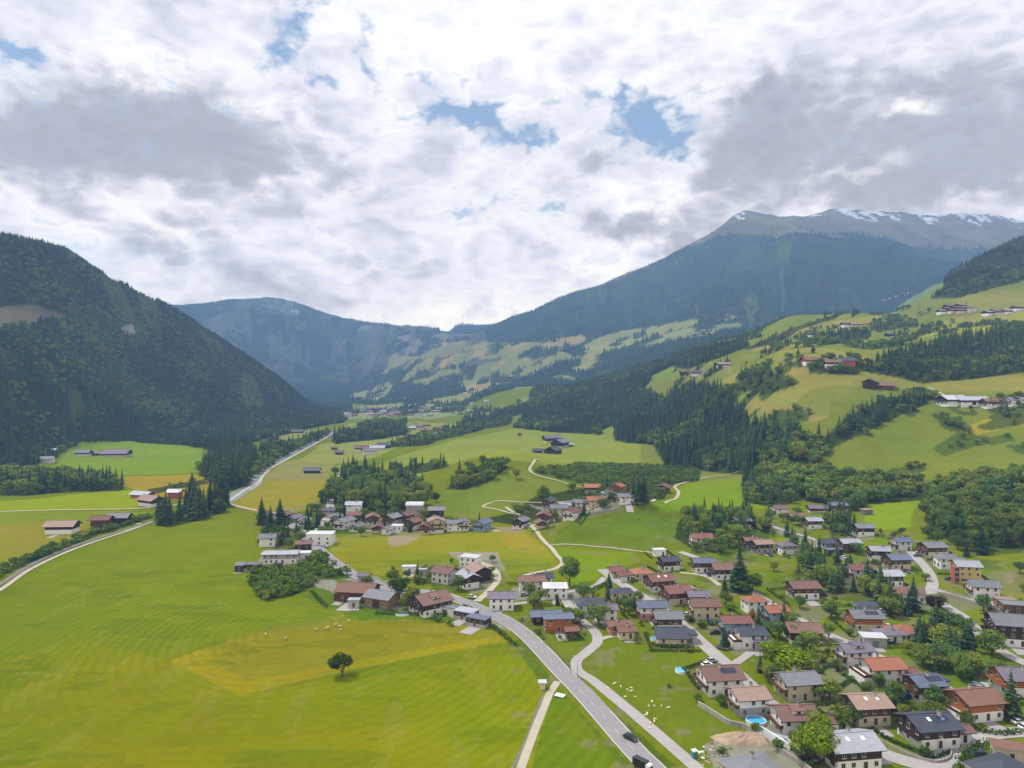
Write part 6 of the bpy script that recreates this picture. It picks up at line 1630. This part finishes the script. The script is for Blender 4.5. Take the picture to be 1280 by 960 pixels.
grey = mixc(nt, tuple(lin((186,190,207))), tuple(lin((164,169,187))), maprange(nt, mth(nt, "ADD", ctr(puff2, 0.7), mth(nt, "MULTIPLY", thick, 0.7)), 0.1, 0.8, 0, 1))
cloudc = mixc(nt, rampl.outputs[0], grey, mth(nt, 'MULTIPLY', dk, 0.92))
sk = N(nt, 'ShaderNodeVectorMath', operation='SCALE'); nt.links.new(sky.outputs[0], sk.inputs[0]); sk.inputs['Scale'].default_value = 0.10
skc = mixc(nt, sk.outputs[0], (*lin((164,195,232)),), 0.55)
full = mixc(nt, skc, cloudc, cover)
# the air in front of the clouds takes and adds light: what stands behind it is brighter and warmer by as much
KAIR, HAIR = 1.25e-4, (0.175, 0.310, 0.570)
path = mth(nt, 'MINIMUM', mth(nt, 'DIVIDE', 1640.0, mth(nt, 'MAXIMUM', Z_, 0.05)), 8600.0)
tr = mth(nt, 'EXPONENT', mth(nt, 'MULTIPLY', path, -KAIR))
want = N(nt, 'ShaderNodeVectorMath', operation='SCALE'); nt.links.new(full, want.inputs[0]); want.inputs['Scale'].default_value = 2 ** -EXPO
add_ = N(nt, 'ShaderNodeVectorMath', operation='SCALE'); add_.inputs[0].default_value = HAIR; nt.links.new(mth(nt, 'SUBTRACT', 1.0, tr), add_.inputs['Scale'])
dif = N(nt, 'ShaderNodeVectorMath', operation='SUBTRACT'); nt.links.new(want.outputs[0], dif.inputs[0]); nt.links.new(add_.outputs[0], dif.inputs[1])
dv = N(nt, 'ShaderNodeVectorMath', operation='SCALE'); nt.links.new(dif.outputs[0], dv.inputs[0]); nt.links.new(mth(nt, 'DIVIDE', 1.0, tr), dv.inputs['Scale'])
mxv = N(nt, 'ShaderNodeVectorMath', operation='MAXIMUM'); nt.links.new(dv.outputs[0], mxv.inputs[0]); mxv.inputs[1].default_value = (0.03, 0.03, 0.03)
nt.links.new(mxv.outputs[0], bg.inputs[0]); bg.inputs[1].default_value = 1.0; nt.links.new(bg.outputs[0], out.inputs[0])
w.cycles.sampling_method = 'MANUAL'; w.cycles.sample_map_resolution = 512

sl = bpy.data.lights.new('sun', 'SUN'); sl.energy = 4.3; sl.angle = math.radians(1.0); sl.color = (1.0, 0.95, 0.87)
so = bpy.data.objects.new('sun', sl); COL.objects.link(so); so.rotation_euler = SUN.to_track_quat('Z', 'Y').to_euler(); so.location = (0, 0, 3000)

# air
hb = MB(); hb.box(-14600, 14800, -400, 8500, float(ZG.min()) - 1.0, float(ZG.max()) + 60)
hm, nt, out = node_mat('valley_air'); pv = N(nt, 'ShaderNodeVolumePrincipled'); pv.inputs['Color'].default_value = (0.30, 0.54, 1.0, 1); pv.inputs['Density'].default_value = KAIR; pv.inputs['Anisotropy'].default_value = 0.0
nt.links.new(pv.outputs[0], out.inputs['Volume'])
ho = obj('haze', hb.mesh('haze', hm)); tag(ho, kind='stuff')

cam = bpy.data.cameras.new('camera'); cam.sensor_fit = 'HORIZONTAL'; cam.sensor_width = 36.0; cam.lens = 36.0 * F / 1280.0
cam.clip_start = 1.0; cam.clip_end = 60000
co = bpy.data.objects.new('camera', cam); COL.objects.link(co); co.location = (0, 0, CAMZ); co.rotation_euler = (math.radians(90), 0, 0)
sc.camera = co
sc.render.engine = 'CYCLES'
cy = sc.cycles
cy.max_bounces = 4; cy.diffuse_bounces = 2; cy.glossy_bounces = 2; cy.transmission_bounces = 2; cy.volume_bounces = 0; cy.transparent_max_bounces = 8
cy.use_denoising = True; cy.denoiser = 'OPENIMAGEDENOISE'; cy.use_adaptive_sampling = True; cy.adaptive_threshold = 0.02
cy.caustics_reflective = False; cy.caustics_refractive = False
sc.view_settings.view_transform = 'Standard'; sc.view_settings.look = 'None'; sc.view_settings.exposure = EXPO; sc.view_settings.gamma = 1.0; sc.view_settings.use_curve_mapping = False
